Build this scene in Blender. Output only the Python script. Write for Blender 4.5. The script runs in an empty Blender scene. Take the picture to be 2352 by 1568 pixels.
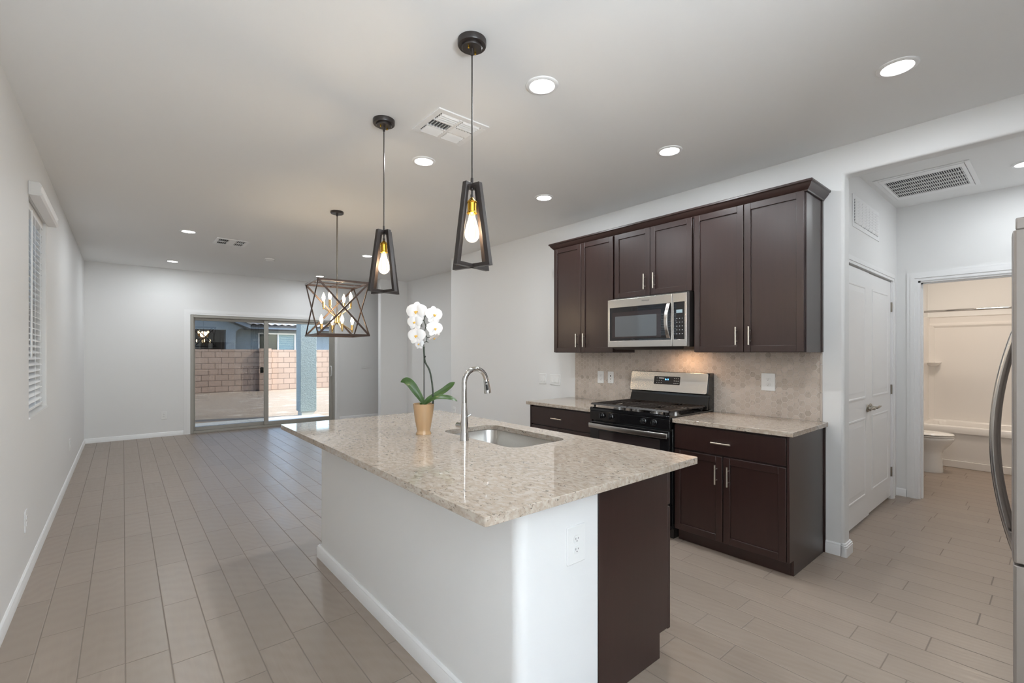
import bpy, bmesh, math, random
from mathutils import Vector, Matrix
R = math.radians
SC = bpy.context.scene
COL = SC.collection
random.seed(4)

# ---------------------------------------------------------------- camera
cam_data = bpy.data.cameras.new('camera')
cam_data.sensor_width = 36.0
cam_data.lens = 1064.3 / 2352 * 36
cam_data.shift_y = 27.0 / 2352
cam_data.clip_start = 0.02
cam_data.clip_end = 200
CAM = bpy.data.objects.new('camera', cam_data)
CAM.location = (0, 0, 1.36)
CAM.rotation_euler = (R(90), 0, R(-40))
COL.objects.link(CAM)
SC.camera = CAM

# ---------------------------------------------------------------- exposure, sky, sun
SC.view_settings.view_transform = 'Standard'
SC.view_settings.look = 'None'
SC.view_settings.gamma = 1.0
SC.view_settings.use_curve_mapping = False
SC.view_settings.exposure = 0.62
SC.cycles.max_bounces = 12
SC.cycles.diffuse_bounces = 7
SC.cycles.glossy_bounces = 5
SC.cycles.transmission_bounces = 8
SC.cycles.transparent_max_bounces = 12
SC.cycles.sample_clamp_indirect = 6.0
SC.cycles.caustics_reflective = False
SC.cycles.caustics_refractive = False

W = bpy.data.worlds.new('sky')
SC.world = W
W.use_nodes = True
wn = W.node_tree
wn.nodes.clear()
sky = wn.nodes.new('ShaderNodeTexSky')
sky.sky_type = 'NISHITA'
sky.sun_disc = False
sky.sun_elevation = R(38)
sky.sun_rotation = R(110)
sky.air_density = 1.0
sky.dust_density = 1.2
bg = wn.nodes.new('ShaderNodeBackground')
bg.inputs['Strength'].default_value = 0.60
wo = wn.nodes.new('ShaderNodeOutputWorld')
wn.links.new(sky.outputs[0], bg.inputs[0])
wn.links.new(bg.outputs[0], wo.inputs[0])

def lamp(name, kind, loc, energy, color=(1, 1, 1), rot=(0, 0, 0), **kw):
    d = bpy.data.lights.new(name, kind)
    d.energy = energy
    d.color = color
    for k, v in kw.items():
        setattr(d, k, v)
    o = bpy.data.objects.new(name, d)
    o.location = loc
    o.rotation_euler = rot
    COL.objects.link(o)
    return o

# sun: from +X and slightly from behind the house
sun = lamp('sun', 'SUN', (12, 4, 10), 6.2, (1.0, 0.93, 0.82), angle=R(0.6))
sun.rotation_euler = Vector((-0.74, 0.20, -0.62)).to_track_quat('-Z', 'Y').to_euler()

HC = 2.762          # ceiling height
FZ = -0.012         # floor surface
XL, XR, YB, YR = -0.453, 3.727, 9.548, -2.6
# added fill lamp behind the camera, facing into the room
lamp('added_rear_fill', 'AREA', (0.40, YR + 0.03, 1.35), 2.5, (0.86, 0.94, 1.0), (R(90), 0, 0),
     shape='RECTANGLE', size=1.5, size_y=2.2)
# second added lamp behind the camera, aimed up to brighten the ceiling
lamp('added_ceiling_fill', 'AREA', (0.40, YR + 0.25, 0.9), 185, (0.84, 0.93, 1.0), (R(178), 0, 0),
     shape='RECTANGLE', size=1.5, size_y=0.6)

# ---------------------------------------------------------------- materials
MATS = {}
def nt(name):
    m = bpy.data.materials.new(name)
    m.use_nodes = True
    t = m.node_tree
    b = t.nodes['Principled BSDF']
    MATS[name] = m
    return m, t, b

def simple(name, col, rough=0.5, metal=0.0, coat=0.0, emit=None, es=0.0, spec=None, coat_rough=0.05, noise=0.0, nscale=40, bump=0.0, aniso=0.0):
    m, t, b = nt(name)
    b.inputs['Base Color'].default_value = (*col, 1)
    b.inputs['Roughness'].default_value = rough
    b.inputs['Metallic'].default_value = metal
    b.inputs['Coat Weight'].default_value = coat
    b.inputs['Coat Roughness'].default_value = coat_rough
    if aniso: b.inputs['Anisotropic'].default_value = aniso
    if spec is not None: b.inputs['Specular IOR Level'].default_value = spec
    if emit:
        b.inputs['Emission Color'].default_value = (*emit, 1)
        b.inputs['Emission Strength'].default_value = es
    if noise or bump:
        g = N(t)
        n = g.noise(g.obj(), nscale, 4)
        if noise:
            b_col = g.mix(n, tuple(c * (1 - noise) for c in col), tuple(min(1, c * (1 + noise)) for c in col))
            t.links.new(b_col, b.inputs['Base Color'])
        if bump:
            g.bump(n, bump, b)
    return m

class N:
    """tiny node-graph helper"""
    def __init__(s, t): s.t = t
    def n(s, kind, **kw):
        x = s.t.nodes.new(kind)
        for k, v in kw.items(): setattr(x, k, v)
        return x
    def link(s, a, b): s.t.links.new(a, b)
    def put(s, sock, v):
        if isinstance(v, bpy.types.NodeSocket): s.link(v, sock)
        elif isinstance(v, (tuple, list)) and len(v) == 3 and sock.type == 'RGBA': sock.default_value = (*v, 1)
        else: sock.default_value = v
    def obj(s): return s.n('ShaderNodeTexCoord').outputs['Object']
    def math(s, op, a, b=0.0, c=0.0):
        x = s.n('ShaderNodeMath', operation=op)
        for i, v in enumerate((a, b, c)): s.put(x.inputs[i], v)
        return x.outputs[0]
    def sep(s, v):
        x = s.n('ShaderNodeSeparateXYZ'); s.link(v, x.inputs[0]); return x.outputs
    def comb(s, a, b, c=0.0):
        x = s.n('ShaderNodeCombineXYZ')
        for i, v in enumerate((a, b, c)): s.put(x.inputs[i], v)
        return x.outputs[0]
    def vmul(s, v, k):
        x = s.n('ShaderNodeVectorMath', operation='MULTIPLY'); s.link(v, x.inputs[0]); s.put(x.inputs[1], k); return x.outputs[0]
    def noise(s, v, scale, detail=3, rough=0.55, col=False, dist=0.0):
        x = s.n('ShaderNodeTexNoise'); s.link(v, x.inputs['Vector'])
        x.inputs['Scale'].default_value = scale; x.inputs['Detail'].default_value = detail; x.inputs['Roughness'].default_value = rough
        x.inputs['Distortion'].default_value = dist
        return x.outputs['Color' if col else 'Fac']
    def white(s, v):
        x = s.n('ShaderNodeTexWhiteNoise'); s.link(v, x.inputs['Vector']); return x.outputs['Value']
    def ramp(s, f, stops):
        x = s.n('ShaderNodeValToRGB'); s.link(f, x.inputs[0]); e = x.color_ramp.elements
        while len(e) < len(stops): e.new(0.5)
        for i, (p, c) in enumerate(stops):
            e[i].position = p; e[i].color = (*c, 1) if isinstance(c, tuple) else (c, c, c, 1)
        return x.outputs[0]
    def mix(s, f, a, b):
        x = s.n('ShaderNodeMix', data_type='RGBA'); s.put(x.inputs[0], f); s.put(x.inputs[6], a); s.put(x.inputs[7], b); return x.outputs[2]
    def bump(s, h, strength, b, dist=0.01):
        x = s.n('ShaderNodeBump'); x.inputs['Strength'].default_value = strength; x.inputs['Distance'].default_value = dist
        s.link(h, x.inputs['Height']); s.link(x.outputs[0], b.inputs['Normal'])

paint = simple('wall_paint', (0.80, 0.80, 0.795), 0.55, bump=0.03, nscale=220)
ceil_paint = simple('ceiling_paint', (0.82, 0.82, 0.815), 0.7)
trim = simple('trim_paint', (0.84, 0.84, 0.84), 0.35)
plastic = simple('white_plastic', (0.82, 0.82, 0.81), 0.35)
slot = simple('dark_slot', (0.02, 0.02, 0.02), 0.6)
steel = simple('brushed_steel', (0.63, 0.61, 0.585), 0.27, 1.0, noise=0.05, nscale=60, aniso=0.5)
steel_grey = simple('fridge_side', (0.27, 0.24, 0.22), 0.35, 0.3, bump=0.02, nscale=400)
nickel = simple('satin_nickel', (0.68, 0.62, 0.54), 0.28, 1.0)
chrome = simple('chrome', (0.62, 0.61, 0.60), 0.06, 1.0)
lever_metal = simple('door_hardware', (0.36, 0.33, 0.28), 0.3, 1.0)
sink_steel = simple('sink_steel', (0.60, 0.58, 0.55), 0.34, 1.0, noise=0.06, nscale=90)
brass = simple('brass', (0.75, 0.44, 0.06), 0.25, 1.0)
chan_brass = simple('antique_brass', (0.62, 0.42, 0.18), 0.28, 1.0)
bronze = simple('dark_bronze', (0.022, 0.016, 0.014), 0.38, 0.0, coat=0.2, coat_rough=0.3)
chan_bronze = simple('brushed_bronze', (0.075, 0.05, 0.04), 0.36, 0.6)
rod_metal = simple('stem_metal', (0.20, 0.17, 0.14), 0.3, 0.9)
black = simple('black_enamel', (0.008, 0.008, 0.009), 0.12, coat=0.4)
black_matte = simple('black_iron', (0.022, 0.018, 0.016), 0.45)
black_glass = simple('black_glass', (0.012, 0.011, 0.012), 0.03, spec=0.7)
oven_glass = simple('oven_window', (0.03, 0.022, 0.022), 0.05, spec=0.6)
mesh_window = simple('microwave_screen', (0.10, 0.105, 0.11), 0.05, spec=0.7)
diffuser = simple('lamp_diffuser', (1, 1, 1), 0.4, emit=(1, 0.985, 0.96), es=9.0)
filament = simple('filament', (1, 0.8, 0.5), 0.4, emit=(1.0, 0.82, 0.58), es=70.0)
candle_glow = simple('candle_bulb_glow', (1, 0.9, 0.7), 0.4, emit=(1.0, 0.80, 0.52), es=14.0)
pot_glaze = simple('tan_glaze', (0.47, 0.30, 0.16), 0.16, coat=0.5, noise=0.03, nscale=8)
soil = simple('soil', (0.05, 0.03, 0.02), 0.9, noise=0.5, nscale=120)
stem_green = simple('stem_green', (0.025, 0.035, 0.02), 0.5)
stake_mat = simple('stake', (0.012, 0.014, 0.012), 0.5)
petal_mat = simple('petal', (0.88, 0.86, 0.86), 0.5)
petal_mat.node_tree.nodes['Principled BSDF'].inputs['Subsurface Weight'].default_value = 0.12
lip_mat = simple('orchid_lip', (0.80, 0.45, 0.05), 0.5)
porcelain = simple('porcelain', (0.82, 0.81, 0.79), 0.12, coat=0.3)
acrylic = simple('bath_acrylic', (0.80, 0.775, 0.75), 0.18)
vanity_wood = simple('vanity_wood', (0.11, 0.065, 0.03), 0.35, noise=0.2, nscale=30)
vanity_inner = simple('vanity_panel', (0.07, 0.045, 0.03), 0.35)
vinyl = simple('blind_vinyl', (0.88, 0.88, 0.88), 0.4)
almond = simple('valance_end', (0.60, 0.59, 0.57), 0.5)
alum = simple('door_frame', (0.36, 0.345, 0.31), 0.42)
win_frame = simple('window_frame_vinyl', (0.78, 0.78, 0.78), 0.4)
duct = simple('duct_dark', (0.10, 0.10, 0.105), 0.7)
duct_mid = simple('filter_grey', (0.30, 0.30, 0.30), 0.8)
blue_led = simple('clock_led', (0.02, 0.1, 0.4), 0.3, emit=(0.12, 0.45, 1.0), es=4.0)
print_white = simple('panel_print', (0.65, 0.68, 0.70), 0.4)
print_dark = simple('logo_print', (0.10, 0.10, 0.10), 0.4)
lcd = simple('lcd_window', (0.32, 0.42, 0.46), 0.15)

# clear window glass (thin, single sheet): mostly passes light straight, mirrors at grazing angles
def thin_glass(name, tint, refl=1.0, glow=None, gs=0.0):
    m, t, b = nt(name)
    g = N(t)
    t.nodes.remove(b)
    tr = g.n('ShaderNodeBsdfTransparent'); tr.inputs[0].default_value = (*tint, 1)
    gl = g.n('ShaderNodeBsdfGlossy'); gl.inputs['Roughness'].default_value = 0.0
    lw = g.n('ShaderNodeFresnel'); lw.inputs[0].default_value = 1.5
    f = g.math('MULTIPLY', lw.outputs[0], refl)
    mx = g.n('ShaderNodeMixShader')
    g.link(f, mx.inputs[0]); g.link(tr.outputs[0], mx.inputs[1]); g.link(gl.outputs[0], mx.inputs[2])
    out = mx.outputs[0]
    if glow:        # the lit envelope of a lamp gives off a little light itself
        em = g.n('ShaderNodeEmission'); em.inputs[0].default_value = (*glow, 1); em.inputs[1].default_value = gs
        ad = g.n('ShaderNodeAddShader'); g.link(out, ad.inputs[0]); g.link(em.outputs[0], ad.inputs[1]); out = ad.outputs[0]
    g.link(out, t.nodes['Material Output'].inputs[0])
    return m
glass = thin_glass('window_glass', (0.93, 0.95, 0.94), 1.3)
bulb_glass = thin_glass('bulb_glass', (0.98, 0.97, 0.95), 1.0, (1.0, 0.86, 0.66), 0.35)
screen_mesh = thin_glass('insect_screen', (0.52, 0.52, 0.52), 0.0)
blue_glass = simple('neighbour_blind_glass', (0.05, 0.15, 0.19), 0.08, spec=0.6)
dark_glass = simple('neighbour_dark_glass', (0.02, 0.035, 0.045), 0.05, spec=0.6)

# floor: wood-look porcelain planks running along Y
def make_floor():
    m, t, b = nt('plank_tile')
    g = N(t)
    x, y, z = g.sep(g.obj())
    PW, PL = 0.1572, 0.610
    cx = g.math('DIVIDE', g.math('SUBTRACT', x, 0.007), PW)
    col = g.math('FLOOR', cx)
    off = g.math('MULTIPLY', g.math('FLOOR', g.math('MULTIPLY', g.white(g.comb(col, 3.7, 0.0)), 4.0)), 0.25)
    off = g.math('ADD', off, g.math('MULTIPLY', g.white(g.comb(col, 9.1, 1.0)), 0.16))
    cy = g.math('ADD', g.math('DIVIDE', y, PL), off)
    row = g.math('FLOOR', cy)
    fx = g.math('FRACT', cx); fy = g.math('FRACT', cy)
    dx = g.math('MULTIPLY', g.math('MINIMUM', fx, g.math('SUBTRACT', 1.0, fx)), PW)
    dy = g.math('MULTIPLY', g.math('MINIMUM', fy, g.math('SUBTRACT', 1.0, fy)), PL)
    d = g.math('MINIMUM', dx, dy)
    grout = g.ramp(d, [(0.0022, 0.0), (0.0031, 1.0)])
    pid = g.comb(col, row, 0.0)
    rnd = g.white(pid)
    rnd2 = g.white(g.comb(row, col, 5.0))
    # wood grain, stretched along the plank, different in each plank
    gv = g.comb(g.math('MULTIPLY', x, 22.0), g.math('ADD', g.math('MULTIPLY', y, 1.7), g.math('MULTIPLY', rnd, 40.0)), g.math('MULTIPLY', rnd2, 17.0))
    grain = g.noise(gv, 1.6, 6, 0.6, dist=0.8)
    wx = g.comb(g.math('MULTIPLY', x, 5.0), g.math('ADD', g.math('MULTIPLY', y, 1.1), g.math('MULTIPLY', rnd, 31.0)), g.math('MULTIPLY', rnd2, 9.0))
    w = g.n('ShaderNodeTexWave', wave_type='RINGS', rings_direction='Z'); g.link(wx, w.inputs['Vector'])
    w.inputs['Scale'].default_value = 2.6; w.inputs['Distortion'].default_value = 5.0; w.inputs['Detail'].default_value = 2.0
    blotch = g.noise(g.obj(), 2.2, 3)
    base = g.mix(grain, (0.245, 0.190, 0.150), (0.375, 0.305, 0.250))
    base = g.mix(g.math('MULTIPLY', w.outputs['Fac'], 0.16), base, (0.42, 0.355, 0.30))
    base = g.mix(g.math('MULTIPLY', rnd, 0.42), base, (0.245, 0.195, 0.155))
    base = g.mix(g.math('MULTIPLY', blotch, 0.22), base, (0.23, 0.19, 0.155))
    col_out = g.mix(grout, (0.20, 0.165, 0.14), base)
    g.link(col_out, b.inputs['Base Color'])
    rg = g.ramp(grain, [(0.3, 0.30), (0.75, 0.42)])
    g.link(g.mix(grout, (0.75, 0.75, 0.75), rg), b.inputs['Roughness'])
    b.inputs['Specular IOR Level'].default_value = 0.55
    h = g.math('ADD', g.math('MULTIPLY', grout, 1.0), g.math('MULTIPLY', g.math('ADD', grain, w.outputs['Fac']), 0.10))
    g.bump(h, 0.35, b, 0.004)
    return m
floor_mat = make_floor()

# espresso-stained maple
def make_wood(name, dark, light, rough):
    m, t, b = nt(name)
    g = N(t)
    x, y, z = g.sep(g.obj())
    v = g.comb(g.math('MULTIPLY', x, 30.0), g.math('MULTIPLY', y, 30.0), g.math('MULTIPLY', z, 2.2))
    n = g.noise(v, 1.3, 6, 0.6, dist=0.6)
    n2 = g.noise(g.obj(), 5, 2)
    c = g.mix(n, dark, light)
    c = g.mix(g.math('MULTIPLY', n2, 0.35), c, dark)
    g.link(c, b.inputs['Base Color'])
    b.inputs['Roughness'].default_value = rough
    b.inputs['Coat Weight'].default_value = 0.35
    b.inputs['Coat Roughness'].default_value = 0.30
    g.bump(n, 0.05, b, 0.002)
    return m
wood = make_wood('espresso_maple', (0.017, 0.0062, 0.0050), (0.034, 0.0145, 0.0115), 0.36)

def make_granite():
    m, t, b = nt('granite')
    g = N(t)
    o = g.obj()
    sx = g.vmul(o, (1.0, 0.55, 1.0))
    big = g.noise(o, 9, 4, 0.6)
    mid = g.noise(sx, 60, 4, 0.6)
    c = g.mix(big, (0.31, 0.245, 0.19), (0.45, 0.38, 0.315))
    c = g.mix(g.ramp(mid, [(0.42, 0.0), (0.62, 0.75)]), c, (0.50, 0.445, 0.385))
    # grey-brown flecks
    f1 = g.ramp(g.noise(sx, 62, 3, 0.7, dist=0.8), [(0.60, 0.0), (0.65, 1.0)])
    c = g.mix(g.math('MULTIPLY', f1, 0.75), c, (0.16, 0.125, 0.10))
    cl = g.ramp(g.noise(o, 14, 3), [(0.40, 0.0), (0.62, 1.0)])
    f2 = g.ramp(g.noise(sx, 48, 3, 0.65, dist=1.4), [(0.640, 0.0), (0.665, 1.0)])
    c = g.mix(g.math('MULTIPLY', f2, g.math('ADD', 0.35, g.math('MULTIPLY', cl, 0.65))), c, (0.022, 0.02, 0.02))
    g.link(c, b.inputs['Base Color'])
    b.inputs['Roughness'].default_value = 0.055
    b.inputs['Specular IOR Level'].default_value = 0.55
    return m
granite = make_granite()

def make_hex():
    m, t, b = nt('hex_marble_tile')
    g = N(t)
    x, y, z = g.sep(g.obj())
    S = 0.0435      # flat to flat, flats on top and bottom
    px = g.math('DIVIDE', z, S); py = g.math('DIVIDE', y, S)     # px across flats
    r3 = math.sqrt(3)
    def cell(ox, oy):
        ax = g.math('SUBTRACT', g.math('FLOORED_MODULO', g.math('SUBTRACT', px, ox), 1.0), 0.5)
        ay = g.math('SUBTRACT', g.math('FLOORED_MODULO', g.math('SUBTRACT', py, oy), r3), r3 / 2)
        return ax, ay
    ax, ay = cell(0, 0); bx, by = cell(0.5, r3 / 2)
    la = g.math('ADD', g.math('MULTIPLY', ax, ax), g.math('MULTIPLY', ay, ay))
    lb = g.math('ADD', g.math('MULTIPLY', bx, bx), g.math('MULTIPLY', by, by))
    s = g.math('LESS_THAN', la, lb); ns = g.math('SUBTRACT', 1.0, s)
    gx = g.math('ADD', g.math('MULTIPLY', ax, s), g.math('MULTIPLY', bx, ns))
    gy = g.math('ADD', g.math('MULTIPLY', ay, s), g.math('MULTIPLY', by, ns))
    idx = g.math('ROUND', g.math('MULTIPLY', g.math('SUBTRACT', px, gx), 4)); idy = g.math('ROUND', g.math('MULTIPLY', g.math('SUBTRACT', py, gy), 4))
    agx = g.math('ABSOLUTE', gx); agy = g.math('ABSOLUTE', gy)
    hd = g.math('MAXIMUM', agx, g.math('ADD', g.math('MULTIPLY', agx, 0.5), g.math('MULTIPLY', agy, r3 / 2)))
    grout = g.ramp(hd, [(0.440, 0.0), (0.470, 1.0)])
    rnd = g.white(g.comb(idx, idy, 2.0)); r2 = g.white(g.comb(idy, idx, 8.0))
    c = g.mix(rnd, (0.50, 0.425, 0.36), (0.585, 0.505, 0.44))
    dark = g.ramp(r2, [(0.78, 0.0), (1.0, 0.55)])
    c = g.mix(dark, c, (0.36, 0.30, 0.245))
    o2 = g.n('ShaderNodeVectorMath', operation='ADD'); g.link(g.obj(), o2.inputs[0]); g.link(g.comb(idx, idy, 0.0), o2.inputs[1])
    vein = g.ramp(g.noise(o2.outputs[0], 38, 3, 0.6, dist=1.5), [(0.56, 0.0), (0.66, 0.55)])
    c = g.mix(g.math('MULTIPLY', vein, r2), c, (0.25, 0.21, 0.17))
    g.link(g.mix(grout, c, (0.64, 0.575, 0.52)), b.inputs['Base Color'])
    b.inputs['Roughness'].default_value = 0.30
    g.bump(g.math('SUBTRACT', 1.0, grout), 0.6, b, 0.003)
    return m
hex_mat = make_hex()
edge_tile = simple('edge_tile', (0.55, 0.48, 0.42), 0.35)

def make_block():
    m, t, b = nt('concrete_block')
    g = N(t)
    x, y, z = g.sep(g.obj())
    v = g.comb(g.math('ADD', x, y), g.math('ADD', z, 0.113), 0.0)
    br = g.n('ShaderNodeTexBrick'); g.link(v, br.inputs['Vector'])
    br.offset = 0.5
    br.inputs['Scale'].default_value = 1.0
    br.inputs['Brick Width'].default_value = 0.406; br.inputs['Row Height'].default_value = 0.203
    br.inputs['Mortar Size'].default_value = 0.010; br.inputs['Mortar Smooth'].default_value = 0.2
    br.inputs['Color1'].default_value = (0.40, 0.29, 0.225, 1); br.inputs['Color2'].default_value = (0.45, 0.335, 0.265, 1)
    br.inputs['Mortar'].default_value = (0.13, 0.09, 0.075, 1)
    n = g.noise(g.obj(), 60, 4)
    g.link(g.mix(g.math('MULTIPLY', n, 0.3), br.outputs['Color'], (0.36, 0.265, 0.21)), b.inputs['Base Color'])
    b.inputs['Roughness'].default_value = 0.9
    g.bump(g.math('SUBTRACT', g.math('MULTIPLY', n, 0.25), br.outputs['Fac']), 0.6, b, 0.008)
    return m
block_mat = make_block()

def make_stucco(name, a, c2, amt):
    m, t, b = nt(name)
    g = N(t)
    n = g.noise(g.vmul(g.obj(), (1.0, 1.0, 1.7)), 26, 5, 0.65, dist=0.7)
    g.link(g.mix(n, a, c2), b.inputs['Base Color'])
    b.inputs['Roughness'].default_value = 0.95
    g.bump(n, amt, b, 0.03)
    return m
stucco = make_stucco('grey_green_stucco', (0.24, 0.30, 0.31), (0.36, 0.43, 0.44), 1.0)
stucco_house = make_stucco('slate_stucco', (0.20, 0.25, 0.29), (0.29, 0.35, 0.40), 0.7)
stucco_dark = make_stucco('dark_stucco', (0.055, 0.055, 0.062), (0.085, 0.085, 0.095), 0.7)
fascia_mat = simple('fascia_paint', (0.20, 0.24, 0.30), 0.6)
roof_mat = simple('roof_tile', (0.33, 0.31, 0.30), 0.55, noise=0.25, nscale=6)
concrete = simple('patio_concrete', (0.50, 0.50, 0.47), 0.85, noise=0.08, nscale=12, bump=0.1)
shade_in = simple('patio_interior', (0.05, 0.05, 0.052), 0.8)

def make_dirt():
    m, t, b = nt('graded_dirt')
    g = N(t)
    o = g.obj()
    n1 = g.noise(o, 45, 5, 0.7)
    n2 = g.noise(g.vmul(o, (0.8, 2.6, 1.0)), 1.5, 5, 0.62, dist=0.4)
    c = g.mix(n1, (0.26, 0.20, 0.145), (0.40, 0.315, 0.24))
    c = g.mix(g.ramp(n2, [(0.56, 0.0), (0.66, 0.85)]), c, (0.60, 0.52, 0.43))
    peb = g.ramp(g.noise(o, 30, 2, 0.5), [(0.70, 0.0), (0.74, 1.0)])
    c = g.mix(g.math('MULTIPLY', peb, 0.7), c, (0.10, 0.08, 0.07))
    g.link(c, b.inputs['Base Color'])
    b.inputs['Roughness'].default_value = 1.0
    g.bump(g.math('ADD', n1, n2), 0.7, b, 0.03)
    return m
dirt = make_dirt()

def make_leaf():
    m, t, b = nt('orchid_leaf')
    g = N(t)
    n = g.noise(g.obj(), 14, 3)
    g.link(g.mix(n, (0.022, 0.055, 0.012), (0.055, 0.115, 0.022)), b.inputs['Base Color'])
    b.inputs['Roughness'].default_value = 0.30
    return m
leaf_mat = make_leaf()

# ---------------------------------------------------------------- mesh building
class MB:
    def __init__(s): s.bm = bmesh.new()
    def box(s, x0, x1, y0, y1, z0, z1):
        x0, x1 = min(x0, x1), max(x0, x1); y0, y1 = min(y0, y1), max(y0, y1); z0, z1 = min(z0, z1), max(z0, z1)
        v = [s.bm.verts.new(p) for p in ((x0, y0, z0), (x1, y0, z0), (x1, y1, z0), (x0, y1, z0), (x0, y0, z1), (x1, y0, z1), (x1, y1, z1), (x0, y1, z1))]
        for f in ((3, 2, 1, 0), (4, 5, 6, 7), (0, 1, 5, 4), (1, 2, 6, 5), (2, 3, 7, 6), (3, 0, 4, 7)):
            s.bm.faces.new([v[i] for i in f])
        return s
    def hexa(s, pts):
        """8 corners: bottom 4 then top 4, both counter-clockwise from above"""
        v = [s.bm.verts.new(p) for p in pts]
        for f in ((3, 2, 1, 0), (4, 5, 6, 7), (0, 1, 5, 4), (1, 2, 6, 5), (2, 3, 7, 6), (3, 0, 4, 7)):
            s.bm.faces.new([v[i] for i in f])
        return s
    def bar(s, p0, p1, w, t, up=(0, 0, 1)):
        p0, p1 = Vector(p0), Vector(p1)
        d = (p1 - p0).normalized(); u = Vector(up)
        a = d.cross(u)
        if a.length < 1e-4: a = d.cross(Vector((1, 0, 0)))
        a.normalize(); b = a.cross(d).normalized()
        a *= w / 2; b *= t / 2
        q = [p0 - a - b, p0 + a - b, p0 + a + b, p0 - a + b]
        q2 = [p + (p1 - p0) for p in q]
        v = [s.bm.verts.new(p) for p in q + q2]
        for f in ((3, 2, 1, 0), (4, 5, 6, 7), (0, 1, 5, 4), (1, 2, 6, 5), (2, 3, 7, 6), (3, 0, 4, 7)):
            s.bm.faces.new([v[i] for i in f])
        return s
    def loft(s, rings, closed=True, cap=True):
        vs = [[s.bm.verts.new(p) for p in r] for r in rings]
        n = len(rings[0])
        for a, b in zip(vs, vs[1:]):
            for i in range(n if closed else n - 1):
                j = (i + 1) % n
                s.bm.faces.new((a[i], a[j], b[j], b[i]))
        if cap and closed:
            s.bm.faces.new(list(reversed(vs[0]))); s.bm.faces.new(vs[-1])
        return s
    def tube(s, path, r, seg=12, cap=True):
        path = [Vector(p) for p in path]
        rs = r if isinstance(r, (list, tuple)) else [r] * len(path)
        rings = []
        d = (path[1] - path[0]).normalized()
        n = d.cross(Vector((0, 0, 1)))
        if n.length < 1e-3: n = d.cross(Vector((1, 0, 0)))
        n.normalize()
        for i, p in enumerate(path):
            if i == 0: t = path[1] - p
            elif i == len(path) - 1: t = p - path[i - 1]
            else: t = (path[i + 1] - p).normalized() + (p - path[i - 1]).normalized()
            t.normalize()
            n = (n - t * n.dot(t)).normalized(); b = t.cross(n)
            rings.append([p + (n * math.cos(2 * math.pi * k / seg) + b * math.sin(2 * math.pi * k / seg)) * rs[i] for k in range(seg)])
        return s.loft(rings, True, cap)
    def cyl(s, p0, p1, r0, r1=None, seg=24):
        return s.tube([p0, p1], [r0, r0 if r1 is None else r1], seg)
    def lathe(s, prof, c=(0, 0, 0), seg=32, axis='z', cap=True):
        """prof: list of (radius, height)"""
        rings = []
        for r, h in prof:
            ring = []
            for k in range(seg):
                a = 2 * math.pi * k / seg
                u, w = r * math.cos(a), r * math.sin(a)
                if axis == 'z': p = (c[0] + u, c[1] + w, c[2] + h)
                elif axis == 'x': p = (c[0] + h, c[1] + u, c[2] + w)
                else: p = (c[0] + w, c[1] + h, c[2] + u)
                ring.append(p)
            rings.append(ring)
        return s.loft(rings, True, cap)
    def prism(s, pts, axis, a0, a1):
        """extrude a polygon; pts are 2-D in the plane across the axis (x: (y,z), y: (x,z), z: (x,y))"""
        def P(p, a): return {'x': (a, p[0], p[1]), 'y': (p[0], a, p[1]), 'z': (p[0], p[1], a)}[axis]
        return s.loft([[P(p, a0) for p in pts], [P(p, a1) for p in pts]])
    def wall(s, axis, a0, a1, u0, u1, z0, z1, holes=()):
        """a slab across `axis` between a0 and a1 with rectangular holes (u0,u1,z0,z1)"""
        us = sorted({u0, u1, *[h[0] for h in holes], *[h[1] for h in holes]})
        zs = sorted({z0, z1, *[h[2] for h in holes], *[h[3] for h in holes]})
        us = [u for u in us if u0 <= u <= u1]; zs = [z for z in zs if z0 <= z <= z1]
        def solid(i, k):
            if i < 0 or k < 0 or i >= len(us) - 1 or k >= len(zs) - 1: return False
            cu, cz = (us[i] + us[i + 1]) / 2, (zs[k] + zs[k + 1]) / 2
            return not any(h[0] < cu < h[1] and h[2] < cz < h[3] for h in holes)
        vc = {}
        def V(a, i, k):
            key = (a, i, k)
            if key not in vc: vc[key] = s.bm.verts.new((a, us[i], zs[k]) if axis == 'x' else (us[i], a, zs[k]))
            return vc[key]
        for i in range(len(us) - 1):
            for k in range(len(zs) - 1):
                if not solid(i, k): continue
                for a in (a0, a1): s.bm.faces.new((V(a, i, k), V(a, i + 1, k), V(a, i + 1, k + 1), V(a, i, k + 1)))
                for (di, dk, e) in ((-1, 0, ((i, k), (i, k + 1))), (1, 0, ((i + 1, k), (i + 1, k + 1))), (0, -1, ((i, k), (i + 1, k))), (0, 1, ((i, k + 1), (i + 1, k + 1)))):
                    if not solid(i + di, k + dk):
                        s.bm.faces.new((V(a0, *e[0]), V(a0, *e[1]), V(a1, *e[1]), V(a1, *e[0])))
        return s
    def build(s, name, mat, parent=None, bev=0.0, bseg=2, sharp=35, loc=None, subsurf=0, solid=0.0):
        bm = s.bm
        bmesh.ops.recalc_face_normals(bm, faces=bm.faces)
        off = Vector((0, 0, 0))
        if parent is not None:
            p = parent
            while p is not None: off = off + Vector(p.location); p = p.parent
        if loc is not None: off = Vector(loc)
        if off.length > 0: bmesh.ops.translate(bm, verts=bm.verts, vec=-off)
        me = bpy.data.meshes.new(name)
        bm.to_mesh(me); bm.free()
        me.materials.append(mat)
        me.polygons.foreach_set('use_smooth', [True] * len(me.polygons))
        me.set_sharp_from_angle(angle=R(sharp))
        o = bpy.data.objects.new(name, me)
        COL.objects.link(o)
        if parent is not None: o.parent = parent
        if loc is not None: o.location = loc
        if solid:
            q = o.modifiers.new('thickness', 'SOLIDIFY'); q.thickness = solid; q.offset = -1
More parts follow.
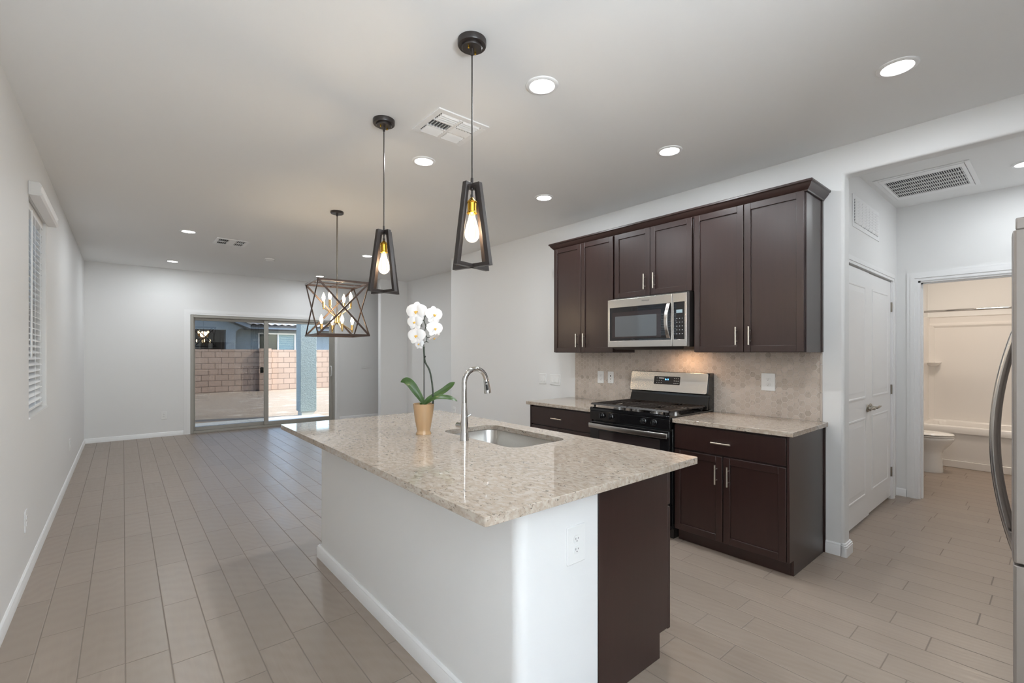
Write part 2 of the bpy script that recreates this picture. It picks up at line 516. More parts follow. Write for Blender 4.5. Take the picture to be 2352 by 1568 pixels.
        if bev:
            q = o.modifiers.new('bevel', 'BEVEL'); q.width = bev; q.segments = bseg; q.limit_method = 'ANGLE'; q.angle_limit = R(40)
            q.harden_normals = False
        if subsurf:
            q = o.modifiers.new('subsurf', 'SUBSURF'); q.levels = subsurf; q.render_levels = subsurf
        return o

def tag(o, label=None, cat=None, group=None, kind=None):
    if label: o['label'] = label
    if cat: o['category'] = cat
    if group: o['group'] = group
    if kind: o['kind'] = kind
    return o
def thing(name, label, cat, loc=(0, 0, 0), group=None):
    o = bpy.data.objects.new(name, None)
    o.empty_display_size = 0.1
    o.location = loc
    COL.objects.link(o)
    return tag(o, label, cat, group)
def struct(name, mb, mat, parent=None, **kw):
    o = mb.build(name, mat, parent, **kw)
    if parent is None: o['kind'] = 'structure'
    return o
def struct_empty(name, loc=(0, 0, 0)):
    o = bpy.data.objects.new(name, None); o.location = loc; COL.objects.link(o); o['kind'] = 'structure'
    return o
def copy_tree(o, parent=None):
    c = o.copy(); COL.objects.link(c)
    if parent is not None: c.parent = parent
    for ch in [q for q in bpy.data.objects if q.parent == o]: copy_tree(ch, c)
    return c
def rrect(x0, x1, y0, y1, r, n=6):
    out = []
    for cx, cy, a0 in ((x1 - r, y1 - r, 0), (x0 + r, y1 - r, 90), (x0 + r, y0 + r, 180), (x1 - r, y0 + r, 270)):
        for k in range(n + 1):
            a = R(a0 + 90 * k / n)
            out.append((cx + r * math.cos(a), cy + r * math.sin(a)))
    return out
def text(name, body, size, mat, loc, rot, parent=None, extrude=0.0004, shear=0.0, align='CENTER'):
    """lettering as a real mesh"""
    c = bpy.data.curves.new(name, 'FONT')
    c.body = body; c.size = size; c.extrude = extrude; c.align_x = align; c.align_y = 'CENTER'; c.shear = shear
    f = bpy.data.objects.new(name + '_curve', c)
    COL.objects.link(f)
    dg = bpy.context.evaluated_depsgraph_get()
    me = bpy.data.meshes.new_from_object(f.evaluated_get(dg))
    bpy.data.objects.remove(f); bpy.data.curves.remove(c)
    me.name = name
    me.materials.clear(); me.materials.append(mat)
    o = bpy.data.objects.new(name, me)
    COL.objects.link(o)
    if parent is not None:
        off = Vector((0, 0, 0)); p = parent
        while p is not None: off = off + Vector(p.location); p = p.parent
        o.parent = parent; loc = Vector(loc) - off
    o.location = loc; o.rotation_euler = rot
    return o
# ================================================================ THE ROOM
struct('floor', MB().box(-0.8, 8.7, YR - 0.2, YB + 0.17, FZ - 0.15, FZ), floor_mat)
struct('ceiling', MB().box(-0.8, 8.7, YR - 0.2, YB + 0.17, HC, HC + 0.15), ceil_paint)
WY0, WY1, WZ0, WZ1 = 4.17, 5.06, 0.945, 2.36      # left window opening
struct('wall_left', MB().wall('x', XL - 0.17, XL, YR - 0.1, YB + 0.16, FZ - 0.05, HC + 0.05, [(WY0, WY1, WZ0, WZ1)]), paint, bev=0.008)
DX0, DX1, DZ1 = 0.873, 3.298, 2.018               # sliding door opening
struct('wall_back', MB().wall('y', YB, YB + 0.16, XL - 0.17, 6.0, FZ - 0.05, HC + 0.05, [(DX0, DX1, FZ - 0.06, DZ1)]), paint)
# kitchen wall with the header over the hall opening, one outline
HY0 = -0.32
ol = [(5.861, FZ - 0.05), (5.861, HC + 0.05), (HY0 - 1.2, HC + 0.05), (HY0 - 1.2, FZ - 0.05), (HY0, FZ - 0.05), (HY0, 2.565), (0.953, 2.565), (0.953, FZ - 0.05)]
struct('wall_right', MB().prism(ol, 'x', XR, XR + 0.12), paint, bev=0.02, bseg=4)
struct('wall_recess', MB().box(4.28, 4.40, 5.70, 8.33, FZ - 0.05, HC + 0.05), paint)
struct('wall_return', MB().box(XR + 0.12, 4.40, 5.741, 5.861, FZ - 0.05, HC + 0.05), paint)
struct('wall_end', MB().box(XR, 5.9, 8.31, 8.43, FZ - 0.05, HC + 0.05), paint, bev=0.02, bseg=4)
struct('wall_side', MB().box(5.9, 6.0, 8.31, YB + 0.1, FZ - 0.05, HC + 0.05), paint)
struct('wall_front', MB().wall('y', YR - 0.16, YR, XL - 0.17, 1.4, FZ - 0.05, HC + 0.05, [(-0.40, 1.20, 0.15, 2.5)]), paint)  # unseen wall; its opening is added to let in daylight
struct('wall_kitchen', MB().box(1.30, 5.9, -0.84, -0.72, FZ - 0.05, HC + 0.05), paint)
struct('wall_entry', MB().box(1.30, 1.42, YR - 0.1, -0.72, FZ - 0.05, HC + 0.05), paint)
# hall
PY, HX = 1.045, 5.745
PX0, PX1, PH = 3.990, 5.560, 2.030                 # pantry double door opening
struct('wall_pantry', MB().wall('y', PY, PY + 0.11, XR + 0.12, HX + 0.12, FZ - 0.05, HC + 0.05, [(PX0, PX1, FZ - 0.06, PH + 0.012)]), paint)
BY0, BY1, BZ = 0.115, 0.885, 2.040                  # bath door opening
struct('wall_hall', MB().wall('x', HX, HX + 0.12, HY0 - 0.5, 1.75, FZ - 0.05, HC + 0.05, [(BY0, BY1, FZ - 0.06, BZ)]), paint)
struct('wall_passage', MB().box(XR + 0.12, HX, HY0 - 0.12, HY0, FZ - 0.05, HC + 0.05), paint)
# bathroom shell
struct('wall_bath', MB().box(HX + 0.12, 8.6, 1.55, 1.66, FZ - 0.05, HC + 0.05), paint)
struct('wall_tub', MB().box(8.42, 8.55, -0.8, 1.66, FZ - 0.05, HC + 0.05), paint)
struct('wall_shower', MB().box(7.64, 8.45, 1.20, 1.56, FZ - 0.05, HC + 0.05), paint)
struct('wall_far', MB().box(HX + 0.12, 8.6, -0.72, -0.62, FZ - 0.05, HC + 0.05), paint)
struct('wall_pantry_back', MB().box(XR + 0.12, HX + 0.12, 2.6, 2.7, FZ - 0.05, HC + 0.05), paint)

# baseboards: a moulded profile
def base_prof(h=0.072, t=0.014):
    return [(0, 0), (t, 0), (t, h - 0.02), (t - 0.004, h - 0.014), (t - 0.004, h - 0.008), (t - 0.010, h), (0, h)]
def baseboard(name, axis, at, sgn, a0, a1, parent=None):
    m = MB()
    pts = base_prof()
    rings = []
    for a in (a0, a1):
        ring = []
        for (o, z) in pts:
            p = at + sgn * o
            ring.append((p, a, FZ + z) if axis == 'x' else (a, p, FZ + z))
        rings.append(ring)
    m.loft(rings)
    return struct(name, m, trim, parent)
baseboard('baseboard_left', 'x', XL, 1, YR, YB)
baseboard('baseboard_back', 'y', YB, -1, XL, DX0 - 0.095)
baseboard('baseboard_back_right', 'y', YB, -1, DX1 + 0.095, 5.9)
baseboard('baseboard_right', 'x', XR, -1, 3.40, 5.85)
baseboard('baseboard_recess', 'x', 4.28, -1, 5.87, 8.31)
baseboard('baseboard_end', 'y', 8.31, -1, XR, 4.28)
baseboard('baseboard_hall', 'x', HX, -1, BY1 + 0.085, PY)
# baseboard wrapped round the wall end, with the square corner block of the photo
m = MB()
m.loft([[(XR - o, a, FZ + z) for o, z in base_prof(0.083, 0.015)] for a in (1.062, 0.972)])
struct('baseboard_column', m, trim)
m = MB()
for sc_, z0, z1 in ((0.0, 0, 0.062), (0.004, 0.062, 0.069), (0.002, 0.069, 0.075), (0.009, 0.075, 0.085)):
    m.prism(rrect(XR - 0.018 + sc_, XR + 0.138 - sc_, 0.936 + sc_, 0.972, 0.012, 3), 'z', FZ + z0, FZ + z1)
struct('baseboard_corner', m, trim)

# ---------------------------------------------------------------- sliding glass door (door_1)
d1 = struct_empty('door_1', (DX0, YB, FZ))
yf = YB - 0.004
fr = MB()
J = 0.048
fr.box(DX0, DX0 + J, yf, yf + 0.12, FZ, DZ1); fr.box(DX1 - J, DX1, yf, yf + 0.12, FZ, DZ1)
fr.box(DX0 + J, DX1 - J, yf, yf + 0.12, DZ1 - 0.045, DZ1); fr.box(DX0 + J, DX1 - J, yf, yf + 0.12, FZ, FZ + 0.035)
fr.build('door_frame', alum, d1, bev=0.004)
XM = 2.043
def panel(x0, x1, y0, y1, st, name, top=DZ1 - 0.047, bot=FZ + 0.037):
    m = MB()
    m.box(x0, x0 + st[0], y0, y1, bot, top); m.box(x1 - st[1], x1, y0, y1, bot, top)
    m.box(x0 + st[0], x1 - st[1], y0, y1, top - 0.045, top); m.box(x0 + st[0], x1 - st[1], y0, y1, bot, bot + 0.062)
    p = m.build(name, alum, d1, bev=0.004)
    g = MB().box(x0 + st[0] - 0.005, x1 - st[1] + 0.005, (y0 + y1) / 2, (y0 + y1) / 2 + 0.0015, bot + 0.057, top - 0.040)
    g.build('pane', glass, p)
    return p
panel(DX0 + J - 0.004, XM + 0.045, yf + 0.066, yf + 0.096, (0.030, 0.045), 'fixed_panel')
sl = panel(XM - 0.035, DX1 - J + 0.004, yf + 0.022, yf + 0.054, (0.075, 0.056), 'sliding_panel')
sc = MB()
sc.wall('y', yf + 0.104, yf + 0.116, DX0 + J, XM + 0.03, FZ + 0.04, DZ1 - 0.05, [(DX0 + J + 0.022, XM - 0.012, FZ + 0.07, DZ1 - 0.075)])
scf = sc.build('screen_frame', alum, d1)
MB().box(DX0 + J + 0.02, XM - 0.01, yf + 0.110, yf + 0.1105, FZ + 0.068, DZ1 - 0.073).build('screen_mesh', screen_mesh, scf)
MB().prism(rrect(XM - 0.085, XM - 0.03, 0.99, 1.10, 0.016, 4), 'y', yf + 0.097, yf + 0.104).build('screen_latch', slot, d1)
h = MB()
hx = DX1 - J - 0.028
pts = [(hx, yf + 0.022, 0.90), (hx, yf - 0.012, 0.905)]
for k in range(9):
    a = R(-90 + 22.5 * k)
    pts.append((hx - 0.024 * 0 - 0.001, yf - 0.014 - 0.03 * math.cos(a), 1.0 + 0.10 * math.sin(a)))
pts += [(hx, yf - 0.012, 1.095), (hx, yf + 0.022, 1.10)]
h.tube(pts, 0.009, 10)
h.build('pull_handle', win_frame, d1)
# white casing round the slider
m = MB()
for o, w, t in ((0.0, 0.030, 0.012), (0.03, 0.030, 0.016), (0.06, 0.026, 0.010)):
    m.box(DX0 - o - w, DX0 - o, YB - t, YB, FZ, DZ1 + o + w); m.box(DX1 + o, DX1 + o + w, YB - t, YB, FZ, DZ1 + o + w)
    m.box(DX0 - o, DX1 + o, YB - t, YB, DZ1 + o, DZ1 + o + w)
struct('trim_1', m, trim)

# ---------------------------------------------------------------- left window (window_1) and its blind
w1 = struct_empty('window_1', (XL - 0.13, WY0, WZ0))
m = MB()
m.wall('x', XL - 0.165, XL - 0.105, WY0, WY1, WZ0, WZ1, [(WY0 + 0.045, WY1 - 0.045, WZ0 + 0.045, 1.63), (WY0 + 0.045, WY1 - 0.045, 1.68, WZ1 - 0.045)])
m.build('window_frame', win_frame, w1, bev=0.004)
MB().box(XL - 0.136, XL - 0.134, WY0 + 0.04, WY1 - 0.04, WZ0 + 0.04, WZ1 - 0.04).build('pane', glass, w1)
MB().box(XL - 0.105, XL + 0.006, WY0, WY1, WZ0, WZ0 + 0.012).build('window_sill', trim, w1)
bl = thing('window_blind', 'white horizontal slat blind inside the window of the left wall', 'blind', (XL - 0.055, WY0, WZ0 + 0.02))
BX = XL - 0.048
MB().box(BX - 0.028, BX + 0.028, WY0 + 0.01, WY1 - 0.01, 2.305, 2.355).build('headrail', vinyl, bl)
va = MB()
vp = [(XL + 0.001, 2.350), (XL + 0.052, 2.350), (XL + 0.062, 2.362), (XL + 0.056, 2.372), (XL + 0.056, 2.405), (XL + 0.062, 2.415), (XL + 0.050, 2.434), (XL + 0.001, 2.434)]
va.loft([[(x, y, z) for x, z in vp] for y in (WY0 - 0.025, WY1 + 0.05)])
v = va.build('valance', vinyl, bl)
MB().loft([[(x + (0.0), y, z) for x, z in vp] for y in (WY0 - 0.029, WY0 - 0.0255)]).build('valance_end', almond, v)
sm = MB()
zz = WZ0 + 0.085
while zz < 2.30:
    ring = []
    tl = R(24)
    n = 5
    top, bot = [], []
    for i in range(n):
        f = i / (n - 1) - 0.5
        dx, dz = f * 0.050 * math.cos(tl), -f * 0.050 * math.sin(tl) + 0.0035 * (1 - 4 * f * f)
        top.append((BX + dx, zz + dz + 0.0013)); bot.append((BX + dx, zz + dz - 0.0013))
    prof = top + bot[::-1]
    sm.loft([[(x, y, z) for x, z in prof] for y in (WY0 + 0.012, WY1 - 0.012)])
    zz += 0.0425
sm.build('slats', vinyl, bl)
MB().box(BX - 0.026, BX + 0.026, WY0 + 0.012, WY1 - 0.012, WZ0 + 0.030, WZ0 + 0.048).build('bottom_rail', vinyl, bl, bev=0.003)
for yy in (WY0 + 0.16, (WY0 + WY1) / 2 + 0.05, WY1 - 0.12):
    m = MB()
    for dx in (-0.0255, 0.0255): m.cyl((BX + dx, yy, WZ0 + 0.04), (BX + dx, yy, 2.31), 0.0016, seg=6)
    m.build('ladder_cord', vinyl, bl)
m = MB(); m.cyl((BX + 0.038, WY0 + 0.20, 1.33), (BX + 0.040, WY0 + 0.20, 2.30), 0.005, seg=8)
m.build('tilt_wand', plastic, bl)

# ---------------------------------------------------------------- pantry double door (door_2, door_3)
def leaf_door(name, x0, x1, z0, y_face, hinges, lever_x, lever_dir):
    d = struct_empty(name, (x0, PY, FZ))
    t = 0.035
    m = MB()
    z1 = PH
    m.box(x0, x1, y_face, y_face + t, z0, z1)
    slab = m.build('door_slab', trim, d, bev=0.002)
    st = 0.115
    for (pz0, pz1) in ((0.195, 0.835), (0.990, 1.905)):
        # raised panel: sunk moulding with a raised centre
        f = MB()
        a = [(x0 + st, pz0), (x1 - st, pz0), (x1 - st, pz1), (x0 + st, pz1)]
        def ring(inset, y): return [(a[0][0] + inset, y, a[0][1] + inset), (a[1][0] - inset, y, a[1][1] + inset), (a[2][0] - inset, y, a[2][1] - inset), (a[3][0] + inset, y, a[3][1] - inset)]
        f.loft([ring(0, y_face + 0.0001), ring(0.0, y_face - 0.0035), ring(0.006, y_face - 0.005), ring(0.014, y_face - 0.0035), ring(0.018, y_face - 0.0008), ring(0.040, y_face - 0.0008), ring(0.060, y_face - 0.006), ring(0.062, y_face - 0.006)])
        f.build('raised_panel', trim, slab, sharp=20)
    if hinges:
        for hz in (0.245, 1.02, 1.795):
            hg = MB()
            hg.box(x1 - 0.001, x1 + 0.012, y_face - 0.002, y_face + 0.012, hz - 0.045, hz + 0.045)
            hg.cyl((x1 + 0.004, y_face - 0.007, hz - 0.045), (x1 + 0.004, y_face - 0.007, hz + 0.045), 0.006, seg=10)
            hg.build('hinge', lever_metal, d)
    k = MB()
    lz = 0.905
    k.lathe([(0.033, 0.0), (0.033, -0.004), (0.028, -0.010), (0.014, -0.013), (0.011, -0.03), (0.011, -0.052), (0.008, -0.056)], (lever_x, y_face, lz), 20, 'y')
    L = [(lever_x, y_face - 0.048, lz), (lever_x + lever_dir * 0.03, y_face - 0.052, lz + 0.002), (lever_x + lever_dir * 0.06, y_face - 0.052, lz + 0.008), (lever_x + lever_dir * 0.085, y_face - 0.051, lz + 0.002), (lever_x + lever_dir * 0.11, y_face - 0.052, lz + 0.006)]
    k.tube(L, [0.010, 0.0095, 0.008, 0.0065, 0.005], 10)
    k.build('door_lever', lever_metal, d)
    return d
xm = 4.775
leaf_door('door_2', PX0 + 0.004, xm - 0.002, FZ + 0.024, PY + 0.004, False, xm - 0.055, -1)
leaf_door('door_3', xm + 0.002, PX1 - 0.012, FZ + 0.030, PY + 0.009, True, xm + 0.055, 1)
# casing of the pantry door
m = MB()
for o, w, t in ((0.0, 0.022, 0.010), (0.022, 0.026, 0.015), (0.048, 0.014, 0.009)):
    m.box(PX1 + o, PX1 + o + w, PY - t, PY, FZ, PH + 0.012 + o + w)
    m.box(PX0 - o, PX1 + o, PY - t, PY, PH + 0.012 + o, PH + 0.012 + o + w)
m.box(PX1 - 0.010, PX1, PY, PY + 0.10, FZ, PH + 0.012)
m.box(PX0, PX1, PY + 0.05, PY + 0.10, PH + 0.001, PH + 0.012)
struct('trim_2', m, trim)
# casing of the bath door, with its jamb
m = MB()
for o, w, t in ((0.0, 0.026, 0.010), (0.026, 0.030, 0.016), (0.056, 0.024, 0.011)):
    m.box(HX - t, HX, BY1 + o, BY1 + o + w, FZ, BZ + o + w); m.box(HX - t, HX, BY0 - o - w, BY0 - o, FZ, BZ + o + w)
    m.box(HX - t, HX, BY0 - o, BY1 + o, BZ + o, BZ + o + w)
m.box(HX, HX + 0.12, BY1 - 0.016, BY1, FZ, BZ); m.box(HX, HX + 0.12, BY0, BY0 + 0.016, FZ, BZ); m.box(HX, HX + 0.12, BY0, BY1, BZ - 0.016, BZ)
m.box(HX + 0.045, HX + 0.08, BY1 - 0.028, BY1 - 0.016, FZ, BZ - 0.016); m.box(HX + 0.045, HX + 0.08, BY0, BY1, BZ - 0.028, BZ - 0.016)
struct('trim_3', m, trim)

# tile on the wall between counter and upper cabinets, and its pencil edge
struct('wall_tile', MB().box(XR - 0.008, XR, 1.094, 3.378, 0.8855, 1.40), hex_mat)
m = MB()
for z0, z1 in ((0.886, 1.083), (1.085, 1.282), (1.284, 1.40)): m.box(XR - 0.010, XR, 1.080, 1.0935, z0, z1)
struct('trim_4', m, edge_tile, bev=0.003)
# ================================================================ KITCHEN
def shaker(m, xf, y0, y1, z0, z1, t=0.020, st=0.045):
    """framed cabinet door facing -X, front face at xf"""
    m.box(xf, xf + t, y0, y0 + st, z0, z1); m.box(xf, xf + t, y1 - st, y1, z0, z1)
    m.box(xf, xf + t, y0 + st, y1 - st, z0, z0 + st); m.box(xf, xf + t, y0 + st, y1 - st, z1 - st, z1)
    m.box(xf + 0.009, xf + t - 0.002, y0 + st - 0.002, y1 - st + 0.002, z0 + st - 0.002, z1 - st + 0.002)
    return m
def bar_pull(xf, p, length, vertical, parent):
    """bar pull standing off a face at xf; p = (y, z) of its centre"""
    y, z = p
    m = MB(); xo = xf - 0.030
    hl = length / 2; so = hl - 0.028
    if vertical:
        m.cyl((xo, y, z - hl), (xo, y, z + hl), 0.0058, seg=14)
        for s in (-so, so): m.cyl((xo, y, z + s), (xf + 0.001, y, z + s), 0.0042, seg=10)
    else:
        m.cyl((xo, y - hl, z), (xo, y + hl, z), 0.0058, seg=14)
        for s in (-so, so): m.cyl((xo, y + s, z), (xf + 0.001, y + s, z), 0.0042, seg=10)
    return m.build('bar_pull', nickel, parent)
UF = 3.390; UB = 3.412        # upper door face, carcass face
def upper(name_label, y0, y1, z0, z1, ys, pull_z, right_end=False):
    t = thing('wall_cabinet', name_label, 'cabinet', (XR, (y0 + y1) / 2, z0), 'espresso wall cabinets over the range')
    m = MB(); m.box(UB, XR - 0.001, y0, y1, z0, z1 + 0.012)
    m.build('carcass', wood, t, bev=0.0015)
    g = 0.0025
    for (a, b, ps) in ((y0 + 0.002, ys - g, 1), (ys + g, y1 - 0.002, -1)):
        d = shaker(MB(), UF, a, b, z0 + 0.003, z1).build('cabinet_door', wood, t, bev=0.0018)
        bar_pull(UF, ((b - 0.043) if ps == 1 else (a + 0.043), pull_z), 0.130, True, d)
    if right_end:
        m = MB(); m.box(UB + 0.0, XR - 0.018, y0 - 0.006, y0, z0, z1 + 0.012); m.box(XR - 0.026, XR - 0.001, y0 - 0.012, y0, z0 + 0.002, z1 + 0.012)
        m.build('end_panel', wood, t, bev=0.0015)
    return t
upper('espresso wall cabinet with two short doors directly above the microwave', 1.862, 2.606, 1.847, 2.420, 2.237, 1.965)
upper('tall espresso wall cabinet at the left end of the row', 2.622, 3.372, 1.366, 2.420, 3.003, 1.484)
upper('tall espresso wall cabinet at the right end, beside the hall opening', 1.086, 1.846, 1.366, 2.420, 1.470, 1.484, True)
cm = thing('crown_molding', 'dark crown molding running along the tops of the wall cabinets', 'molding', (XR, 2.23, 2.43))
m = MB()
prof = [(0.001, 2.4335), (0.003, 2.414), (0.010, 2.416), (0.012, 2.424), (0.017, 2.428), (0.034, 2.448), (0.041, 2.462), (0.046, 2.464), (0.050, 2.468), (0.050, 2.478), (0.046, 2.482), (0.001, 2.482)]
ya, yb_ = 1.080, 3.372
rings = [[(XR - 0.001, ya - o, z) for o, z in prof], [(UB - o, ya - o, z) for o, z in prof], [(UB - o, yb_ + o, z) for o, z in prof], [(XR - 0.001, yb_ + o, z) for o, z in prof]]
m.loft(rings)
m.build('molding', wood, cm, sharp=25)

BF = 3.092; BB = 3.112
def lower(label, y0, y1, ys, end_side):
    t = thing('base_cabinet', label, 'cabinet', (XR, (y0 + y1) / 2, FZ), 'espresso base cabinets either side of the range')
    m = MB(); m.box(BB, XR - 0.001, y0, y1, 0.092, 0.853)
    m.build('carcass', wood, t, bev=0.0015)
    MB().box(BB + 0.045, BB + 0.06, y0, y1, FZ, 0.092).build('toe_kick', wood, t)
    dw = MB().box(BF, BB - 0.001, y0 + 0.004, y1 - 0.004, 0.672, 0.840).build('drawer', wood, t, bev=0.0022)
    bar_pull(BF, ((y0 + y1) / 2 + 0.02, 0.752), 0.135, False, dw)
    for (a, b, s) in ((y0 + 0.004, ys - 0.003, 1), (ys + 0.003, y1 - 0.004, -1)):
        d = shaker(MB(), BF, a, b, 0.083, 0.660).build('cabinet_door', wood, t, bev=0.002)
        bar_pull(BF, ((b - 0.038) if s == 1 else (a + 0.038), 0.538), 0.132, True, d)
    ey = y0 if end_side < 0 else y1
    e0, e1 = (ey - 0.016, ey) if end_side < 0 else (ey, ey + 0.016)
    m = MB(); m.prism([(BF - 0.002, 0.085), (BB + 0.046, 0.085), (BB + 0.046, FZ), (XR - 0.02, FZ), (XR - 0.02, 0.853), (BF - 0.002, 0.853)], 'y', e0, e1)
    m.build('end_panel', wood, t, bev=0.0015)
    q0, q1 = (ey - 0.024, ey) if end_side < 0 else (ey, ey + 0.024)
    MB().box(XR - 0.020, XR - 0.0005, q0, q1, FZ, 0.853).build('scribe_strip', wood, t)
    return t
lower('espresso base cabinet with one drawer, right of the range beside the hall opening', 1.084, 1.838, 1.478, -1)
lower('espresso base cabinet with one drawer, left of the range and half hidden by the island', 2.612, 3.388, 3.022, 1)

CZ0, CZ1 = 0.855, 0.885
def slab_counter(name, label, y0, y1):
    t = thing(name, label, 'countertop', (XR, (y0 + y1) / 2, CZ0), 'granite counters along the wall')
    m = MB().box(3.072, XR - 0.009, y0, y1, CZ0 - 0.001, CZ1)
    m.build('slab', granite, t, bev=0.003)
slab_counter('granite_countertop', 'speckled granite countertop right of the range, ending at the hall opening', 1.044, 1.842)
slab_counter('granite_countertop', 'speckled granite countertop left of the range under the two switch plates', 2.606, 3.446)

# ---------------------------------------------------------------- over-the-range microwave
mw = thing('microwave', 'stainless over-the-range microwave mounted under the short wall cabinet', 'microwave', (XR, 2.237, 1.40))
MF = 3.312; my0, my1, mz0, mz1 = 1.862, 2.618, 1.414, 1.829
MB().box(MF + 0.045, XR - 0.009, my0 + 0.004, my1 - 0.010, mz0 - 0.004, mz1 + 0.015).build('body', black_matte, mw, bev=0.003)
ysp = 1.985
m = MB(); m.wall('x', MF, MF + 0.044, ysp + 0.0015, my1, mz0, mz1, [(ysp + 0.012, 2.596, 1.468, 1.758)])
m.build('door', steel, mw, bev=0.002)
MB().prism(rrect(ysp + 0.012, 2.596, 1.468, 1.758, 0.012, 4), 'x', MF + 0.0015, MF + 0.02).build('door_glass', black_glass, mw)
MB().prism(rrect(2.085, 2.572, 1.490, 1.716, 0.006, 3), 'x', MF + 0.0008, MF + 0.003).build('window_border', oven_glass, mw)
MB().prism(rrect(2.125, 2.538, 1.503, 1.680, 0.006, 3), 'x', MF + 0.0003, MF + 0.003).build('window_screen', mesh_window, mw)
MB().wall('x', MF, MF + 0.044, my0, ysp - 0.0015, mz0, mz1, [(my0 + 0.018, ysp - 0.012, 1.468, 1.760)]).build('control_surround', steel, mw, bev=0.002)
cp = MB().prism(rrect(my0 + 0.018, ysp - 0.012, 1.468, 1.760, 0.008, 4), 'x', MF + 0.001, MF + 0.02).build('control_panel', black_glass, mw)
MB().box(MF + 0.0002, MF + 0.002, 1.898, 1.950, 1.674, 1.700).build('display', lcd, cp)
for r_ in range(5):
    for c_ in range(3):
        MB().box(MF + 0.0006, MF + 0.002, 1.895 + c_ * 0.023, 1.903 + c_ * 0.023, 1.510 + r_ * 0.030, 1.513 + r_ * 0.030).build('key_mark', print_white, cp)
m = MB()
rings = []
for k in range(17):
    f = k / 16; z = 1.478 + f * 0.278; x = MF - 0.004 - 0.042 * math.sin(math.pi * f) ** 0.8
    rings.append([(x, 1.996, z), (x, 2.028, z), (x - 0.009, 2.026, z), (x - 0.009, 1.998, z)])
m.loft(rings)
m.build('handle', steel, mw, bev=0.003)
MB().loft([[(MF + 0.012, my0 + 0.03, 1.4135), (MF + 0.012, my1 - 0.03, 1.4135), (XR - 0.03, my1 - 0.03, 1.4135), (XR - 0.03, my0 + 0.03, 1.4135)],
           [(MF + 0.045, my0 + 0.05, 1.392), (MF + 0.045, my1 - 0.05, 1.392), (XR - 0.03, my1 - 0.05, 1.392), (XR - 0.03, my0 + 0.05, 1.392)]]).build('underside', black_matte, mw)
text('logo', 'Whirlpool', 0.0175, print_dark, (MF - 0.0002, 2.231, 1.7985), (R(90), 0, R(-90)), mw, shear=0.15)
lamp('cooktop_lamp', 'AREA', (3.55, 2.05, 1.389), 0.9, (1.0, 0.62, 0.36), shape='RECTANGLE', size=0.05, size_y=0.12)

# ---------------------------------------------------------------- gas range
rg = thing('gas_range', 'black and stainless gas range between the two base cabinets', 'stove', (3.39, 2.222, FZ))
ry0, ry1, RF = 1.848, 2.598, 3.052
MB().box(RF + 0.045, 3.715, ry0 + 0.002, ry1 - 0.002, 0.06, 0.872).build('body', black, rg, bev=0.003)
MB().box(RF + 0.07, 3.70, ry0 + 0.01, ry1 - 0.01, FZ, 0.06).build('plinth', black_matte, rg)
# cooktop tray with rolled front edge
m = MB()
tp = [(RF - 0.004, 0.879), (RF - 0.004, 0.897), (RF + 0.006, 0.906), (RF + 0.030, 0.903), (RF + 0.05, 0.896), (3.62, 0.896), (3.64, 0.905), (3.715, 0.905), (3.715, 0.872), (RF + 0.01, 0.872)]
m.prism(tp, 'y', ry0, ry1)
m.build('cooktop', black, rg, sharp=30)
# control strip
m = MB(); m.prism([(RF, 0.800), (RF - 0.004, 0.875), (RF + 0.05, 0.875), (RF + 0.05, 0.800)], 'y', ry0 + 0.001, ry1 - 0.001)
strip = m.build('control_strip', black, rg, bev=0.002)
for ky in (2.467, 2.376, 2.066, 1.974):
    m = MB(); m.lathe([(0.024, 0.0), (0.024, -0.006), (0.020, -0.010), (0.018, -0.026), (0.015, -0.028)], (RF - 0.002, ky, 0.842), 24, 'x')
    m.box(RF - 0.040, RF - 0.026, ky - 0.006, ky + 0.006, 0.822, 0.863)
    m.build('knob', black, rg, bev=0.0012)
# oven door
dm = MB(); dm.wall('x', RF - 0.006, RF + 0.04, ry0 + 0.003, ry1 - 0.003, 0.245, 0.788, [(1.93, 2.50, 0.34, 0.715)])
dr = dm.build('oven_door', black, rg, bev=0.003)
MB().box(RF - 0.004, RF + 0.02, 1.93, 2.50, 0.34, 0.715).build('oven_window', oven_glass, dr)
m = MB(); rings = []
for k in range(25):
    f = k / 24; y = 1.856 + f * 0.736; x = RF - 0.030 - 0.020 * math.sin(math.pi * f)
    rings.append([(x + 0.006, y, 0.7355), (x, y, 0.7365), (x - 0.003, y, 0.755), (x, y, 0.7735), (x + 0.006, y, 0.7745)])
m.loft(rings)
for y in (1.870, 2.578): m.box(RF - 0.032, RF, y - 0.010, y + 0.010, 0.742, 0.768)
m.build('oven_handle', steel, dr, bev=0.0012)
MB().box(RF - 0.002, RF + 0.04, ry0 + 0.003, ry1 - 0.003, 0.065, 0.238).build('storage_drawer', black, rg, bev=0.003)
# backguard
m = MB(); m.prism([(3.635, 0.905), (3.645, 1.020), (3.608, 1.024), (3.640, 1.197), (3.715, 1.197), (3.715, 0.905)], 'y', ry0 - 0.002, ry1)
bg_ = m.build('backguard', black, rg, bev=0.004)
def guard(y, z, o=0.0):
    f = (z - 1.026) / (1.194 - 1.026)
    return (3.609 + f * 0.032 - o, y, z)
m = MB()
pr_ = rrect(1.856, 2.594, 1.0275, 1.1945, 0.014, 4)
m.loft([[guard(y, z, 0.0005) for y, z in pr_], [guard(y, z, 0.004) for y, z in pr_]])
m.build('steel_fascia', steel, rg, bev=0.001)
m = MB(); pr_ = rrect(2.098, 2.348, 1.089, 1.158, 0.004, 3)
m.loft([[guard(y, z, 0.003) for y, z in pr_], [guard(y, z, 0.0048) for y, z in pr_]])
disp = m.build('clock_panel', black_glass, rg)
tilt = math.atan2(0.032, 0.168)
text('clock_digits', '8:12', 0.021, blue_led, guard(2.222, 1.130, 0.0052), (R(90) - tilt * 0 , 0, R(-90)), disp)
